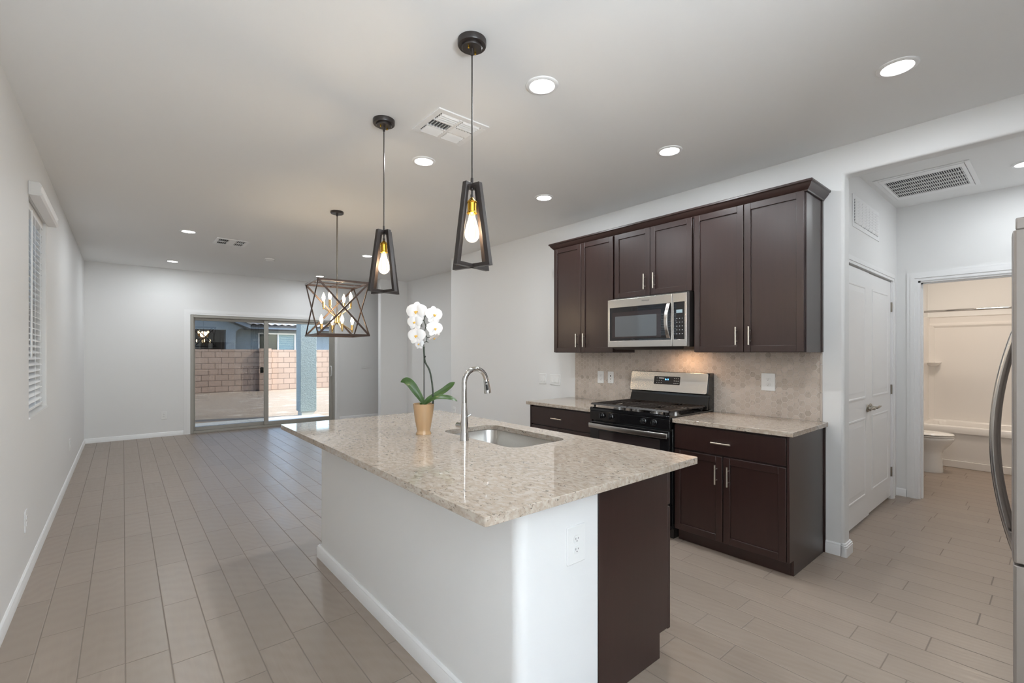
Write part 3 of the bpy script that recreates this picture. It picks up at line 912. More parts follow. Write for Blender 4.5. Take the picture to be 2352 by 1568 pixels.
for i in range(6):
    for j in range(3):
        y = 2.115 + i * 0.018 if i < 3 else 2.275 + (i - 3) * 0.022
        z = 1.102 + j * 0.020
        p = guard(y, z, 0.0049)
        MB().box(p[0] - 0.0004, p[0] + 0.001, y - 0.004, y + 0.004, z - 0.0015, z + 0.0015).build('button_mark', print_white, disp)
MB().box(guard(0, 1.142, 0.0054)[0], guard(0, 1.142, 0.0040)[0], 2.250, 2.300, 1.137, 1.146).build('status_mark', print_white, disp)
# low sloping back panel
MB().hexa([(3.600, ry0 + 0.004, 0.903), (3.640, ry0 + 0.004, 0.903), (3.640, ry1 - 0.004, 0.903), (3.600, ry1 - 0.004, 0.903),
           (3.632, ry0 + 0.004, 1.000), (3.645, ry0 + 0.004, 1.000), (3.645, ry1 - 0.004, 1.000), (3.632, ry1 - 0.004, 1.000)]).build('vent_panel', black, rg)
# burners and grates
gz = 0.939
for by in (2.045, 2.40):
    for bx in (3.19, 3.46):
        m = MB(); m.lathe([(0.050, 0.0), (0.050, 0.006), (0.036, 0.009), (0.036, 0.016), (0.044, 0.018), (0.044, 0.024), (0.038, 0.027)], (bx, by, 0.895), 24)
        b_ = m.build('burner', steel, rg)
        m = MB(); m.lathe([(0.040, 0.0), (0.040, 0.006), (0.034, 0.008)], (bx, by, 0.9225), 24); m.build('burner_cap', black_matte, b_)
for (a, b) in ((1.856, 2.221), (2.225, 2.590)):
    m = MB(); w = 0.009
    x0, x1 = 3.046, 3.592
    m.loft([[(x0, a, gz - 0.012), (x0, b, gz - 0.012), (x0 + 0.016, b, gz), (x0 + 0.016, a, gz)], [(x0 + 0.024, a, gz - 0.012), (x0 + 0.024, b, gz - 0.012), (x0 + 0.026, b, gz), (x0 + 0.026, a, gz)]])
    m.box(x1 - 0.012, x1, a, b, gz - 0.012, gz)
    m.box(x0 + 0.01, x1, a, a + 0.012, gz - 0.012, gz); m.box(x0 + 0.01, x1, b - 0.012, b, gz - 0.012, gz)
    for k in range(1, 11):
        y = a + (b - a) * k / 11
        if k in (5, 6):
            for (s0, s1) in ((x0, 3.13), (3.25, 3.40), (3.52, x1)): m.box(s0 + 0.015, s1, y - w / 2, y + w / 2, gz - 0.010, gz)
        else: m.box(x0 + 0.015, x1, y - w / 2, y + w / 2, gz - 0.010, gz)
    m.box(3.315, 3.333, a, b, gz - 0.011, gz)
    for fx in (x0 + 0.02, x1 - 0.01):
        for fy in (a + 0.03, b - 0.03): m.cyl((fx, fy, 0.896), (fx, fy, gz - 0.008), 0.006, 0.011, seg=8)
    m.build('burner_grate', black_matte, rg)

# ---------------------------------------------------------------- island
IX0, IX1, IY0, IY1 = 0.803, 2.020, 1.077, 3.358
isl = thing('kitchen_island', 'white and espresso kitchen island carrying the sink in the foreground', 'island', (1.45, 2.2, FZ))
m = MB()
kp = rrect(1.016, 1.425, 1.172, 3.228, 0.045, 8)
# only the corners on the open side are rounded; the cabinet side stays square
kp = [(x, y) if x < 1.3 else (1.420, 1.172 if y < 2 else 3.228) for x, y in kp]
cl = []
for p in kp:
    if not cl or (abs(p[0] - cl[-1][0]) + abs(p[1] - cl[-1][1])) > 1e-6: cl.append(p)
m.prism(cl, 'z', FZ, CZ0 - 0.002)
m.build('knee_wall', paint, isl)
m = MB()
pts = base_prof(0.083, 0.015)
path = [(1.420, 3.228, 0, 1), (1.016, 3.228, -1, 1), (1.016, 1.172, -1, -1), (1.420, 1.172, 0, -1)]
m.loft([[(x + sx * o, y + sy * o, FZ + z) for o, z in pts] for x, y, sx, sy in path[:3]])
m.build('baseboard', trim, isl)
# near end: square white board flush above the floor
m = MB(); m.prism([(1.424, FZ), (1.850, FZ), (1.850, 0.100), (1.916, 0.100), (1.916, CZ0 - 0.001), (1.424, CZ0 - 0.001)], 'y', 1.170, 1.186)
m.build('end_panel', wood, isl, bev=0.001)
MB().box(1.424, 1.912, 1.187, 3.226, 0.098, 0.66).build('carcass', wood, isl)
MB().box(1.84, 1.852, 1.187, 3.226, FZ, 0.098).build('toe_kick', wood, isl)
MB().box(1.424, 1.914, 3.228, 3.244, 0.0, CZ0 - 0.001).build('far_end_panel', wood, isl)
MB().box(1.9125, 1.925, 1.187, 3.226, 0.66, CZ0 - 0.001).build('face_rail', wood, isl)
def shaker_p(m, xf, y0, y1, z0, z1, t=0.02, st=0.05):
    m.box(xf - t, xf, y0, y0 + st, z0, z1); m.box(xf - t, xf, y1 - st, y1, z0, z1)
    m.box(xf - t, xf, y0 + st, y1 - st, z0, z0 + st); m.box(xf - t, xf, y0 + st, y1 - st, z1 - st, z1)
    m.box(xf - t + 0.002, xf - 0.009, y0 + st - 0.002, y1 - st + 0.002, z0 + st - 0.002, z1 - st + 0.002)
    return m
yy = [1.176, 1.63, 2.09, 2.55, 3.22]
for a, b in zip(yy, yy[1:]):
    shaker_p(MB(), 1.946, a, b - 0.005, 0.088, 0.650).build('cabinet_door', wood, isl, bev=0.002)
    MB().box(1.926, 1.946, a, b - 0.005, 0.663, 0.842).build('drawer_front', wood, isl, bev=0.002)

# island top with an undermount sink cut-out
SX0, SX1, SY0, SY1 = 1.492, 1.889, 1.760, 2.462
top = thing('island_countertop', 'large speckled granite island top with the sink cut-out', 'countertop', (1.41, 2.22, CZ0))
m = MB(); bm = m.bm
outer = rrect(IX0, IX1, IY0, IY1, 0.012, 3)
inner = rrect(SX0, SX1, SY0, SY1, 0.075, 8)
lv = {}
for nm, lp in (('o', outer), ('i', inner)):
    for z in (CZ1, CZ0):
        lv[nm, z] = [bm.verts.new((x, y, z)) for x, y in lp]
for z in (CZ1, CZ0):
    es = []
    for nm in 'oi':
        vs = lv[nm, z]
        for i in range(len(vs)): es.append(bm.edges.new((vs[i], vs[(i + 1) % len(vs)])))
    bmesh.ops.triangle_fill(bm, use_beauty=True, use_dissolve=False, edges=es)
for nm in 'oi':
    a, b = lv[nm, CZ1], lv[nm, CZ0]
    for i in range(len(a)):
        j = (i + 1) % len(a); bm.faces.new((a[i], a[j], b[j], b[i]))
m.build('slab', granite, top, bev=0.0035, bseg=3)
sk = thing('kitchen_sink', 'stainless undermount sink set in the island top', 'sink', (1.69, 2.11, 0.66))
m = MB(); rings = []
def sr(i, z, r): return [(x, y, z) for x, y in rrect(SX0 - i, SX1 + i, SY0 - i, SY1 + i, r, 8)]
rings = [sr(0.022, CZ0 - 0.0015, 0.09), sr(0.004, CZ0 - 0.0015, 0.075), sr(0.002, CZ0 - 0.006, 0.074), sr(-0.004, 0.72, 0.072), sr(-0.010, 0.69, 0.07), sr(-0.022, 0.675, 0.06), sr(-0.045, 0.668, 0.05)]
m.loft(rings, True, False)
m.bm.faces.new(m.bm.verts[-len(rings[0]):] if False else [v for v in list(m.bm.verts)[-len(rings[0]):]])
m.build('bowl', sink_steel, sk, sharp=50)
m = MB(); m.lathe([(0.045, 0.0), (0.045, 0.003), (0.035, 0.003), (0.030, -0.004)], (1.72, 2.11, 0.6685), 24); m.build('drain', chrome, sk)

# faucet
fx, fy = 1.426, 2.104
fc = thing('kitchen_faucet', 'chrome pull-down faucet with a high arched spout beside the sink', 'faucet', (fx, fy, CZ1))
m = MB(); m.lathe([(0.0245, 0.0), (0.0245, 0.004), (0.0235, 0.008), (0.0215, 0.06), (0.0175, 0.13), (0.0145, 0.19), (0.0140, 0.204)], (fx, fy, CZ1), 32)
m.build('body', chrome, fc)
ar, ax_, az = 0.0745, fx + 0.0745, 1.198
path = [(fx, fy, 1.0895), (fx, fy, 1.12), (fx, fy, 1.16)]
for k in range(25): a = R(180 - 172 * k / 24); path.append((ax_ + ar * math.cos(a), fy, az + ar * math.sin(a)))
m = MB(); m.tube(path, 0.0138, 20); m.build('spout', chrome, fc)
e = Vector(path[-1]); dirv = Vector((0.155, 0, -1)).normalized()
m = MB(); hp = [e + dirv * d for d in (-0.002, 0.004, 0.03, 0.06, 0.074, 0.076)]
m.tube(hp, [0.0142, 0.0150, 0.0165, 0.0195, 0.0200, 0.0170], 24); sp = m.build('spray_head', chrome, fc)
side = Vector((-0.643, -0.766, 0))
sideo = (side - dirv * side.dot(dirv)).normalized()
m = MB()
for d0, d1, w in ((0.006, 0.017, 0.0055), (0.022, 0.056, 0.0062)):
    c0 = e + dirv * d0 + sideo * 0.0158; c1 = e + dirv * d1 + sideo * 0.0178
    m.tube([c0, c0 + dirv * 0.001, c1 - dirv * 0.001, c1], [w * 0.6, w, w, w * 0.6], 12)
m.build('spray_button', slot, sp)
m = MB(); m.tube([(fx, fy, 0.962), (fx, fy + 0.066, 0.962), (fx, fy + 0.070, 0.962)], [0.0155, 0.0155, 0.012], 20)
lv_ = m.build('valve', chrome, fc)
m = MB(); m.tube([(fx, fy + 0.03, 0.972), (fx + 0.006, fy + 0.035, 0.985), (fx + 0.02, fy + 0.03, 1.0), (fx + 0.055, fy + 0.02, 1.02)], [0.006, 0.0055, 0.005, 0.0045], 10)
m.build('lever', chrome, lv_)

# ---------------------------------------------------------------- outlets and switches
def plate(name, label, cat, axis, at, sgn, c, w, h, kind, group=None, horizontal=False):
    """wall plate on a wall across `axis`; sgn = outward direction; c = (u, z)"""
    u, z = c
    def P(o, a, b): return (at + sgn * o, a, b) if axis == 'x' else (a, at + sgn * o, b)
    t = thing(name, label, cat, P(0, u, z), group)
    def pr(pts, o0, o1, nm, mat, par, **kw):
        m = MB(); m.loft([[P(o0, a, b) for a, b in pts], [P(o1, a, b) for a, b in pts]]); return m.build(nm, mat, par, **kw)
    pl = pr(rrect(u - w / 2, u + w / 2, z - h / 2, z + h / 2, 0.005, 3), 0, 0.006, 'cover_plate', plastic, t, bev=0.002)
    if kind == 'duplex':
        for dz in (0.0195, -0.0195):
            f = pr(rrect(u - 0.0165, u + 0.0165, z + dz - 0.0145, z + dz + 0.0145, 0.011, 5), 0.005, 0.0085, 'receptacle', plastic, t, bev=0.0008)
            m = MB()
            for a0, a1, b0, b1 in ((-0.0075, -0.0053, -0.001, 0.007), (0.0053, 0.0075, 0.000, 0.006), (-0.002, 0.002, -0.0085, -0.0045)):
                m.loft([[P(o, u + a, z + dz + b) for a, b in ((a0, b0), (a1, b0), (a1, b1), (a0, b1))] for o in (0.008, 0.0087)])
            m.build('slots', slot, f)
    elif kind.startswith('rocker'):
        n = int(kind[-1])
        for i in range(n):
            uc = u + (i - (n - 1) / 2) * (0.046)
            m = MB()
            m.loft([[P(o, uc + a, z + b) for a, b in ((-0.016, -0.033), (0.016, -0.033), (0.016, 0.033), (-0.016, 0.033))] for o in (0.005, 0.0075)])
            m.hexa([P(0.0075, uc - 0.014, z - 0.030), P(0.0075, uc + 0.014, z - 0.030), P(0.0075, uc + 0.014, z + 0.030), P(0.0075, uc - 0.014, z + 0.030),
                    P(0.012, uc - 0.014, z - 0.030), P(0.012, uc + 0.014, z - 0.030), P(0.0085, uc + 0.014, z + 0.030), P(0.0085, uc - 0.014, z + 0.030)])
            m.build('rocker', plastic, t, bev=0.001)
    elif kind == 'jack':
        m = MB(); m.loft([[P(o, u + a, z + b) for a, b in ((-0.006, 0.008), (0.006, 0.008), (0.006, 0.021), (-0.006, 0.021))] for o in (0.0055, 0.0066)])
        m.build('data_jack', slot, t)
        m = MB(); m.cyl(P(0.005, u, z - 0.016), P(0.012, u, z - 0.016), 0.0045, seg=10); m.build('coax_jack', lever_metal, t)
        for dz in (0.042, -0.042):
            m = MB(); m.cyl(P(0.0055, u, z + dz), P(0.0068, u, z + dz), 0.003, seg=10); m.build('screw', lever_metal, t)
    elif kind == 'toggle_h':
        m = MB()
        for b in (-0.026, 0.002):
            m.loft([[P(o, u + a, z + bb) for a, bb in ((-0.058, b), (0.058, b), (0.058, b + 0.021), (-0.058, b + 0.021))] for o in (0.0055, 0.009)])
        m.build('rocker_row', plastic, t, bev=0.001)
    return t
plate('wall_outlet', 'white duplex outlet on the near white end of the island', 'outlet', 'y', 1.172, -1, (1.292, 0.650), 0.098, 0.140, 'duplex')
xt = XR - 0.008
plate('wall_outlet', 'white duplex outlet on the hex tile left of the range', 'outlet', 'x', xt, -1, (3.026, 1.118), 0.078, 0.122, 'duplex')
plate('wall_outlet', 'white plate with data and coax jacks on the tile beside the range', 'outlet', 'x', xt, -1, (2.900, 1.120), 0.070, 0.116, 'jack')
plate('wall_outlet', 'large white duplex outlet on the tile right of the range', 'outlet', 'x', xt, -1, (1.431, 1.144), 0.098, 0.130, 'duplex')
plate('light_switch', 'two-rocker white switch plate left of the tile backsplash', 'switch', 'x', XR, -1, (3.885, 1.066), 0.118, 0.118, 'rocker2')
plate('light_switch', 'three-rocker white switch plate beside the tile backsplash edge', 'switch', 'x', XR, -1, (3.682, 1.062), 0.165, 0.118, 'rocker3')
plate('light_switch', 'wide white switch plate on the back wall right of the sliding door', 'switch', 'y', YB, -1, (3.935, 1.107), 0.165, 0.118, 'toggle_h')
plate('wall_outlet', 'white outlet low on the back wall left of the sliding door', 'outlet', 'y', YB, -1, (0.515, 0.336), 0.078, 0.125, 'duplex')
plate('wall_outlet', 'white outlet low on the left wall below the window', 'outlet', 'x', XL, 1, (4.030, 0.350), 0.080, 0.130, 'duplex')
plate('wall_outlet', 'white outlet low on the left wall near the far corner', 'outlet', 'x', XL, 1, (7.035, 0.355), 0.080, 0.125, 'duplex')
plate('wall_outlet', 'small white outlet low at the corner where the right wall steps back', 'outlet', 'x', XR, -1, (5.755, 0.512), 0.078, 0.118, 'duplex')
# ================================================================ CEILING FIXTURES
def downlight(x, y, label, power=7.0, z=HC):
    t = thing('recessed_downlight', label, 'ceiling light', (x, y, z), 'recessed ceiling lights')
    m = MB(); m.lathe([(0.063, -0.004), (0.066, -0.008), (0.078, -0.008), (0.084, -0.004), (0.085, 0.0005), (0.063, 0.0005)], (x, y, z), 40)
    m.build('trim_ring', trim, t)
    m = MB(); m.lathe([(0.064, -0.0042), (0.064, -0.002)], (x, y, z), 40); m.build('diffuser', diffuser, t)
    lamp('downlight_lamp', 'AREA', (x, y, z - 0.0095), power, (0.90, 0.955, 1.0), shape='DISK', size=0.12)
downlight(1.680, 1.757, 'large recessed ceiling light right of the near pendant cord')
downlight(1.680, 3.004, 'recessed ceiling light just beyond the square ceiling vent')
downlight(2.898, 1.757, 'recessed ceiling light out in front of the wall cabinets')
downlight(2.902, 3.010, 'recessed ceiling light above the left end of the wall cabinets')
downlight(2.904, 0.525, 'recessed ceiling light nearest the hall opening header')
downlight(0.575, 6.474, 'recessed ceiling light between the left wall and the far ceiling vent')
downlight(0.575, 8.728, 'recessed ceiling light in the far left corner of the living area')
downlight(2.690, 6.447, 'recessed ceiling light partly behind the farther pendant frame')
downlight(2.740, 8.700, 'recessed ceiling light just above the chandelier cage')
downlight(5.105, 0.175, 'recessed ceiling light in the hall ceiling cut by the picture edge', 5.0)
lamp('bath_lamp', 'AREA', (7.1, 0.6, HC - 0.05), 14, (1.0, 0.86, 0.72), shape='DISK', size=0.3)

sd = thing('smoke_detector', 'round white smoke detector on the far living area ceiling', 'smoke detector', (1.672, 7.594, HC))
m = MB(); m.lathe([(0.068, 0.0005), (0.068, -0.012), (0.060, -0.024), (0.045, -0.030), (0.001, -0.031)], (1.672, 7.594, HC), 32); m.build('housing', plastic, sd)
m = MB(); m.lathe([(0.062, -0.0225), (0.063, -0.020), (0.0635, -0.0175)], (1.672, 7.594, HC), 32); m.build('grille_ring', duct_mid, sd)

def grid_frame(m, x0, x1, y0, y1, z0, z1, b):
    m.box(x0, x1, y0, y0 + b, z0, z1); m.box(x0, x1, y1 - b, y1, z0, z1); m.box(x0, x0 + b, y0 + b, y1 - b, z0, z1); m.box(x1 - b, x1, y0 + b, y1 - b, z0, z1)
# square four-way register over the kitchen
vx0, vx1, vy0, vy1 = 1.378, 1.736, 2.286, 2.622
v = thing('ceiling_vent', 'square white four-way ceiling vent behind the near pendant cord', 'vent', ((vx0 + vx1) / 2, (vy0 + vy1) / 2, HC))
m = MB(); grid_frame(m, vx0, vx1, vy0, vy1, HC - 0.008, HC, 0.038)
xm_ = (vx0 + vx1) / 2
m.box(xm_ - 0.010, xm_ + 0.010, vy0 + 0.038, vy1 - 0.038, HC - 0.010, HC)
ya_, yb2 = vy0 + 0.128, vy0 + 0.212
for yy_ in (ya_, yb2): m.box(vx0 + 0.038, vx1 - 0.038, yy_ - 0.007, yy_ + 0.007, HC - 0.009, HC)
m.build('face_frame', trim, v, bev=0.002)
MB().box(vx0 + 0.02, vx1 - 0.02, vy0 + 0.02, vy1 - 0.02, HC - 0.0015, HC - 0.0005).build('duct_opening', duct, v)
m = MB()
def vane(m, a, b, w, tilt_axis, ang, zc):
    d = Vector(b) - Vector(a)
    n = Vector((-d.y, d.x, 0)).normalized()
    up = (n * math.cos(ang) + Vector((0, 0, math.sin(ang))))
    h_ = up * (w / 2); q = d.normalized().cross(up).normalized() * 0.0008
    A, B_ = Vector((a[0], a[1], zc)), Vector((b[0], b[1], zc))
    m.hexa([A - h_ - q, B_ - h_ - q, B_ - h_ + q, A - h_ + q, A + h_ - q, B_ + h_ - q, B_ + h_ + q, A + h_ + q])
zc = HC - 0.009
for (xa, xb) in ((vx0 + 0.044, xm_ - 0.013), (xm_ + 0.013, vx1 - 0.044)):
    for k in range(4):
        y = vy0 + 0.046 + k * 0.021
        vane(m, (xa, y, 0), (xb, y, 0), 0.017, 0, R(-38), zc)
        y = vy1 - 0.046 - k * 0.021
        vane(m, (xa, y, 0), (xb, y, 0), 0.024, 0, R(155), zc)
for k in range(6):
    x = vx0 + 0.050 + k * 0.0205; vane(m, (x, ya_ + 0.009, 0), (x, yb2 - 0.009, 0), 0.013, 0, R(-62), zc)
    x = xm_ + 0.022 + k * 0.0205; vane(m, (x, ya_ + 0.009, 0), (x, yb2 - 0.009, 0), 0.021, 0, R(22), zc)
m.build('vanes', trim, v)
m = MB()
for x, y in ((vx0 + 0.016, vy0 + 0.07), (vx0 + 0.016, vy1 - 0.07), (vx1 - 0.016, vy0 + 0.07), (vx1 - 0.016, vy1 - 0.07)): m.cyl((x, y, HC - 0.0095), (x, y, HC - 0.006), 0.0045, seg=10)
m.build('screws', plastic, v)
# far register
vx0, vx1, vy0, vy1 = 0.868, 1.222, 6.585, 6.945
v = thing('ceiling_vent', 'white ceiling vent with a plain centre panel in the far living area', 'vent', ((vx0 + vx1) / 2, (vy0 + vy1) / 2, HC))
m = MB(); grid_frame(m, vx0, vx1, vy0, vy1, HC - 0.008, HC, 0.036)
m.box(vx0 + 0.137, vx1 - 0.137, vy0 + 0.036, vy1 - 0.036, HC - 0.010, HC)
m.box(vx0 + 0.036, vx1 - 0.036, (vy0 + vy1) / 2 - 0.012, (vy0 + vy1) / 2 + 0.012, HC - 0.009, HC)
m.build('face_frame', trim, v, bev=0.002)
MB().box(vx0 + 0.02, vx1 - 0.02, vy0 + 0.02, vy1 - 0.02, HC - 0.0015, HC - 0.0005).build('duct_opening', duct, v)
m = MB()
for k in range(5):
    for (a, b) in ((vy0 + 0.04, (vy0 + vy1) / 2 - 0.014), ((vy0 + vy1) / 2 + 0.014, vy1 - 0.04)):
        x = vx0 + 0.046 + k * 0.021; vane(m, (x, a, 0), (x, b, 0), 0.012, 0, R(-62), zc)
        x = vx1 - 0.046 - k * 0.021; vane(m, (x, a, 0), (x, b, 0), 0.018, 0, R(-32), zc)
m.build('vanes', trim, v)
# hall return grille
vx0, vx1, vy0, vy1 = 4.685, 5.425, 0.440, 1.008
v = thing('return_grille', 'large white return air grille with five slotted rows in the hall ceiling', 'vent', ((vx0 + vx1) / 2, (vy0 + vy1) / 2, HC))
m = MB(); grid_frame(m, vx0, vx1, vy0, vy1, HC - 0.006, HC, 0.03)
m.build('face_frame', trim, v, bev=0.002)
m = MB(); gx0, gx1, gy0, gy1 = vx0 + 0.115, vx1 - 0.10, vy0 + 0.055, vy1 - 0.055
m.box(vx0 + 0.03, gx0, vy0 + 0.033, vy1 - 0.033, HC - 0.010, HC - 0.001); m.box(gx1, vx1 - 0.03, vy0 + 0.033, vy1 - 0.033, HC - 0.010, HC - 0.001)
m.box(gx0, gx1, vy0 + 0.033, gy0, HC - 0.010, HC - 0.001); m.box(gx0, gx1, gy1, vy1 - 0.033, HC - 0.010, HC - 0.001)
rw = (gx1 - gx0) / 5
for k in range(1, 5): m.box(gx0 + k * rw - 0.007, gx0 + k * rw + 0.007, gy0, gy1, HC - 0.011, HC - 0.003)
m.build('filter_door', trim, v, bev=0.001)
MB().box(gx0 - 0.01, gx1 + 0.01, gy0 - 0.01, gy1 + 0.01, HC - 0.002, HC - 0.0005).build('filter', duct, v)
m = MB()
for k in range(34):
    y = gy0 + 0.006 + k * (gy1 - gy0 - 0.012) / 33
    for r_ in range(5): vane(m, (gx0 + r_ * rw + 0.006, y, 0), (gx0 + (r_ + 1) * rw - 0.006, y, 0), 0.0105, 0, R(40), HC - 0.0075)
m.build('blades', trim, v)
# transfer grille above the pantry door
gx0, gx1, gz0, gz1 = 4.277, 5.068, 2.335, 2.585
v = thing('wall_grille', 'white transfer grille of curved vanes high above the pantry door', 'vent', ((gx0 + gx1) / 2, PY, (gz0 + gz1) / 2))
m = MB(); m.wall('y', PY - 0.005, PY, gx0, gx1, gz0, gz1, [(gx0 + 0.04, gx1 - 0.04, gz0 + 0.035, gz1 - 0.035)]); m.build('face_frame', trim, v, bev=0.002)
MB().box(gx0 + 0.03, gx1 - 0.03, PY - 0.0012, PY - 0.0004, gz0 + 0.03, gz1 - 0.03).build('duct_opening', duct_mid, v)
m = MB(); nc = 7; cw = (gx1 - gx0 - 0.08) / nc
for c_ in range(nc):
    xa = gx0 + 0.04 + c_ * cw
    if c_: m.box(xa - 0.005, xa + 0.005, PY - 0.008, PY - 0.001, gz0 + 0.033, gz1 - 0.033)
    for r_ in range(8):
        z = gz0 + 0.045 + r_ * 0.0225
        pts_ = []
        for k in range(5):
            f = k / 4; pts_.append((PY - 0.002 - 0.009 * math.sin(f * math.pi / 2), z - 0.004 + 0.021 * f))
        prof_ = pts_ + [(y - 0.0012, zz_) for y, zz_ in pts_[::-1]]
        m.loft([[(x, y, zz_) for y, zz_ in prof_] for x in (xa + 0.004, xa + cw - 0.004)])
m.build('vanes', trim, v)

# ---------------------------------------------------------------- pendants over the island
def pendant(x, y, dz, label):
    t = thing('pendant_lamp', label, 'pendant light', (x, y, HC), 'trapezoid frame pendants over the island')
    m = MB(); m.lathe([(0.0640, 0.0005), (0.0640, -0.022), (0.0615, -0.026), (0.046, -0.026), (0.046, -0.033), (0.043, -0.037), (0.008, -0.037), (0.0065, -0.066), (0.004, -0.068)], (x, y, HC), 40)
    can = m.build('ceiling_canopy', bronze, t)
    for a in (200, 20):
        m = MB(); px_, py_ = x + 0.026 * math.cos(R(a)), y + 0.026 * math.sin(R(a))
        m.lathe([(0.0045, -0.036), (0.0045, -0.047), (0.003, -0.049)], (px_, py_, HC), 10); m.build('brass_screw', brass, can)
    zt, zb = 2.118 + dz, 1.744 + dz
    m = MB(); m.cyl((x, y, HC - 0.06), (x, y, zt + 0.02), 0.0032, seg=10); m.build('cord', bronze, t)
    for a in (14, 104):
        m = MB(); u = Vector((math.cos(R(a)), math.sin(R(a)), 0)); n = Vector((-u.y, u.x, 0))
        w, th = 0.021, 0.011
        ht, hb = 0.050, 0.110
        o_ = [(-hb, zb), (hb, zb), (ht, zt), (-ht, zt)]
        i_ = [(-hb + w * 1.15, zb + 0.016), (hb - w * 1.15, zb + 0.016), (ht - w * 0.9, zt - 0.018), (-ht + w * 0.9, zt - 0.018)]
        P3 = lambda q, s: Vector((x, y, 0)) + u * q[0] + n * s + Vector((0, 0, q[1]))
        vo = {s: [m.bm.verts.new(P3(q, s)) for q in o_] for s in (-th, th)}
        vi = {s: [m.bm.verts.new(P3(q, s)) for q in i_] for s in (-th, th)}
        for k in range(4):
            j = (k + 1) % 4
            for s in (-th, th): m.bm.faces.new((vo[s][k], vo[s][j], vi[s][j], vi[s][k]))
            m.bm.faces.new((vo[-th][k], vo[-th][j], vo[th][j], vo[th][k])); m.bm.faces.new((vi[-th][k], vi[-th][j], vi[th][j], vi[th][k]))
        m.build('frame', bronze, t, bev=0.0008)
    m = MB(); m.lathe([(0.0055, 0.028), (0.0065, 0.02), (0.0065, 0.0), (0.0075, -0.004), (0.0075, -0.026), (0.004, -0.030), (0.004, -0.046), (0.007, -0.047), (0.007, -0.066)], (x, y, zt), 14)
    m.build('cord_grip', bronze, t)
    zs = 2.052 + dz
    m = MB(); m.lathe([(0.006, 0.006), (0.008, 0.002), (0.016, -0.006), (0.0225, -0.013), (0.0235, -0.017), (0.0205, -0.020), (0.0205, -0.058), (0.0235, -0.061), (0.0235, -0.067), (0.018, -0.070)], (x, y, zs), 28)
    so = m.build('socket', brass, t)
    m = MB(); m.lathe([(0.014, -0.069), (0.0145, -0.078), (0.018, -0.092), (0.027, -0.122), (0.0325, -0.148), (0.0335, -0.160), (0.031, -0.174), (0.022, -0.187), (0.010, -0.194), (0.002, -0.1955)], (x, y, zs), 28, cap=False)
    bu = m.build('bulb', bulb_glass, t, sharp=80)
    m = MB()
    for k in range(6):
        a = R(60 * k); r1 = 0.010
        m.tube([(x + 0.004 * math.cos(a), y + 0.004 * math.sin(a), zs - 0.090), (x + r1 * math.cos(a), y + r1 * math.sin(a), zs - 0.165)], 0.0022, 6)
    m.build('filament', filament, bu)
    lamp('pendant_glow', 'POINT', (x, y, zs - 0.13), 4.5, (1.0, 0.78, 0.52), shadow_soft_size=0.012)
pendant(1.199, 1.708, 0.0, 'near black pendant of crossed tapered frames over the island sink')
pendant(1.203, 2.634, -0.020, 'farther black pendant of crossed tapered frames, beside the chandelier')

# ---------------------------------------------------------------- cage chandelier
cx, cy = 1.624, 4.632
ch = thing('chandelier', 'open box chandelier of X-braced bronze bars with brass candle lights', 'chandelier', (cx, cy, HC))
m = MB(); m.lathe([(0.062, 0.0005), (0.062, -0.018), (0.058, -0.022), (0.012, -0.022), (0.010, -0.045)], (cx, cy, HC), 32); can = m.build('ceiling_canopy', bronze, ch)
m = MB(); m.cyl((cx, cy, HC - 0.03), (cx, cy, 1.70), 0.0065, seg=12); m.build('stem', rod_metal, ch)
HB, ZT, ZB = 0.238, 2.046, 1.536
rot = R(-3.5)
def CR(a, b, z): return (cx + a * math.cos(rot) - b * math.sin(rot), cy + a * math.sin(rot) + b * math.cos(rot), z)
w = 0.018
for z in (ZT, ZB):
    m = MB()
    cs = [CR(-HB, -HB, z), CR(HB, -HB, z), CR(HB, HB, z), CR(-HB, HB, z)]
    for i in range(4): m.bar(cs[i], cs[(i + 1) % 4], w, w)
    m.build('square_frame', chan_bronze, ch, bev=0.001)
cs = [(-HB, -HB), (HB, -HB), (HB, HB), (-HB, HB)]
for i in range(4):
    a, b = cs[i], cs[(i + 1) % 4]
    m = MB()
    nrm = Vector((0, 0, 0)) + Vector((CR((a[0] + b[0]) / 2, (a[1] + b[1]) / 2, 0))) - Vector((cx, cy, 0))
    m.bar(CR(*a, ZB), CR(*b, ZT), 0.0085, 0.017, up=(nrm.y, -nrm.x, 0)); m.bar(CR(*b, ZB), CR(*a, ZT), 0.0085, 0.017, up=(nrm.y, -nrm.x, 0))
    m.build('cross_brace', chan_bronze, ch, bev=0.0008)
m = MB(); m.bar(CR(-HB, 0, ZT), CR(HB, 0, ZT), 0.010, 0.010); m.bar(CR(0, -HB, ZT), CR(0, HB, ZT), 0.010, 0.010)
m.build('top_crossbars', chan_bronze, ch)
m = MB(); m.lathe([(0.008, 0.045), (0.014, 0.040), (0.022, 0.034), (0.022, -0.034), (0.014, -0.040), (0.006, -0.045), (0.004, -0.055)], (cx, cy, 1.697), 24); m.build('hub', chan_brass, ch)
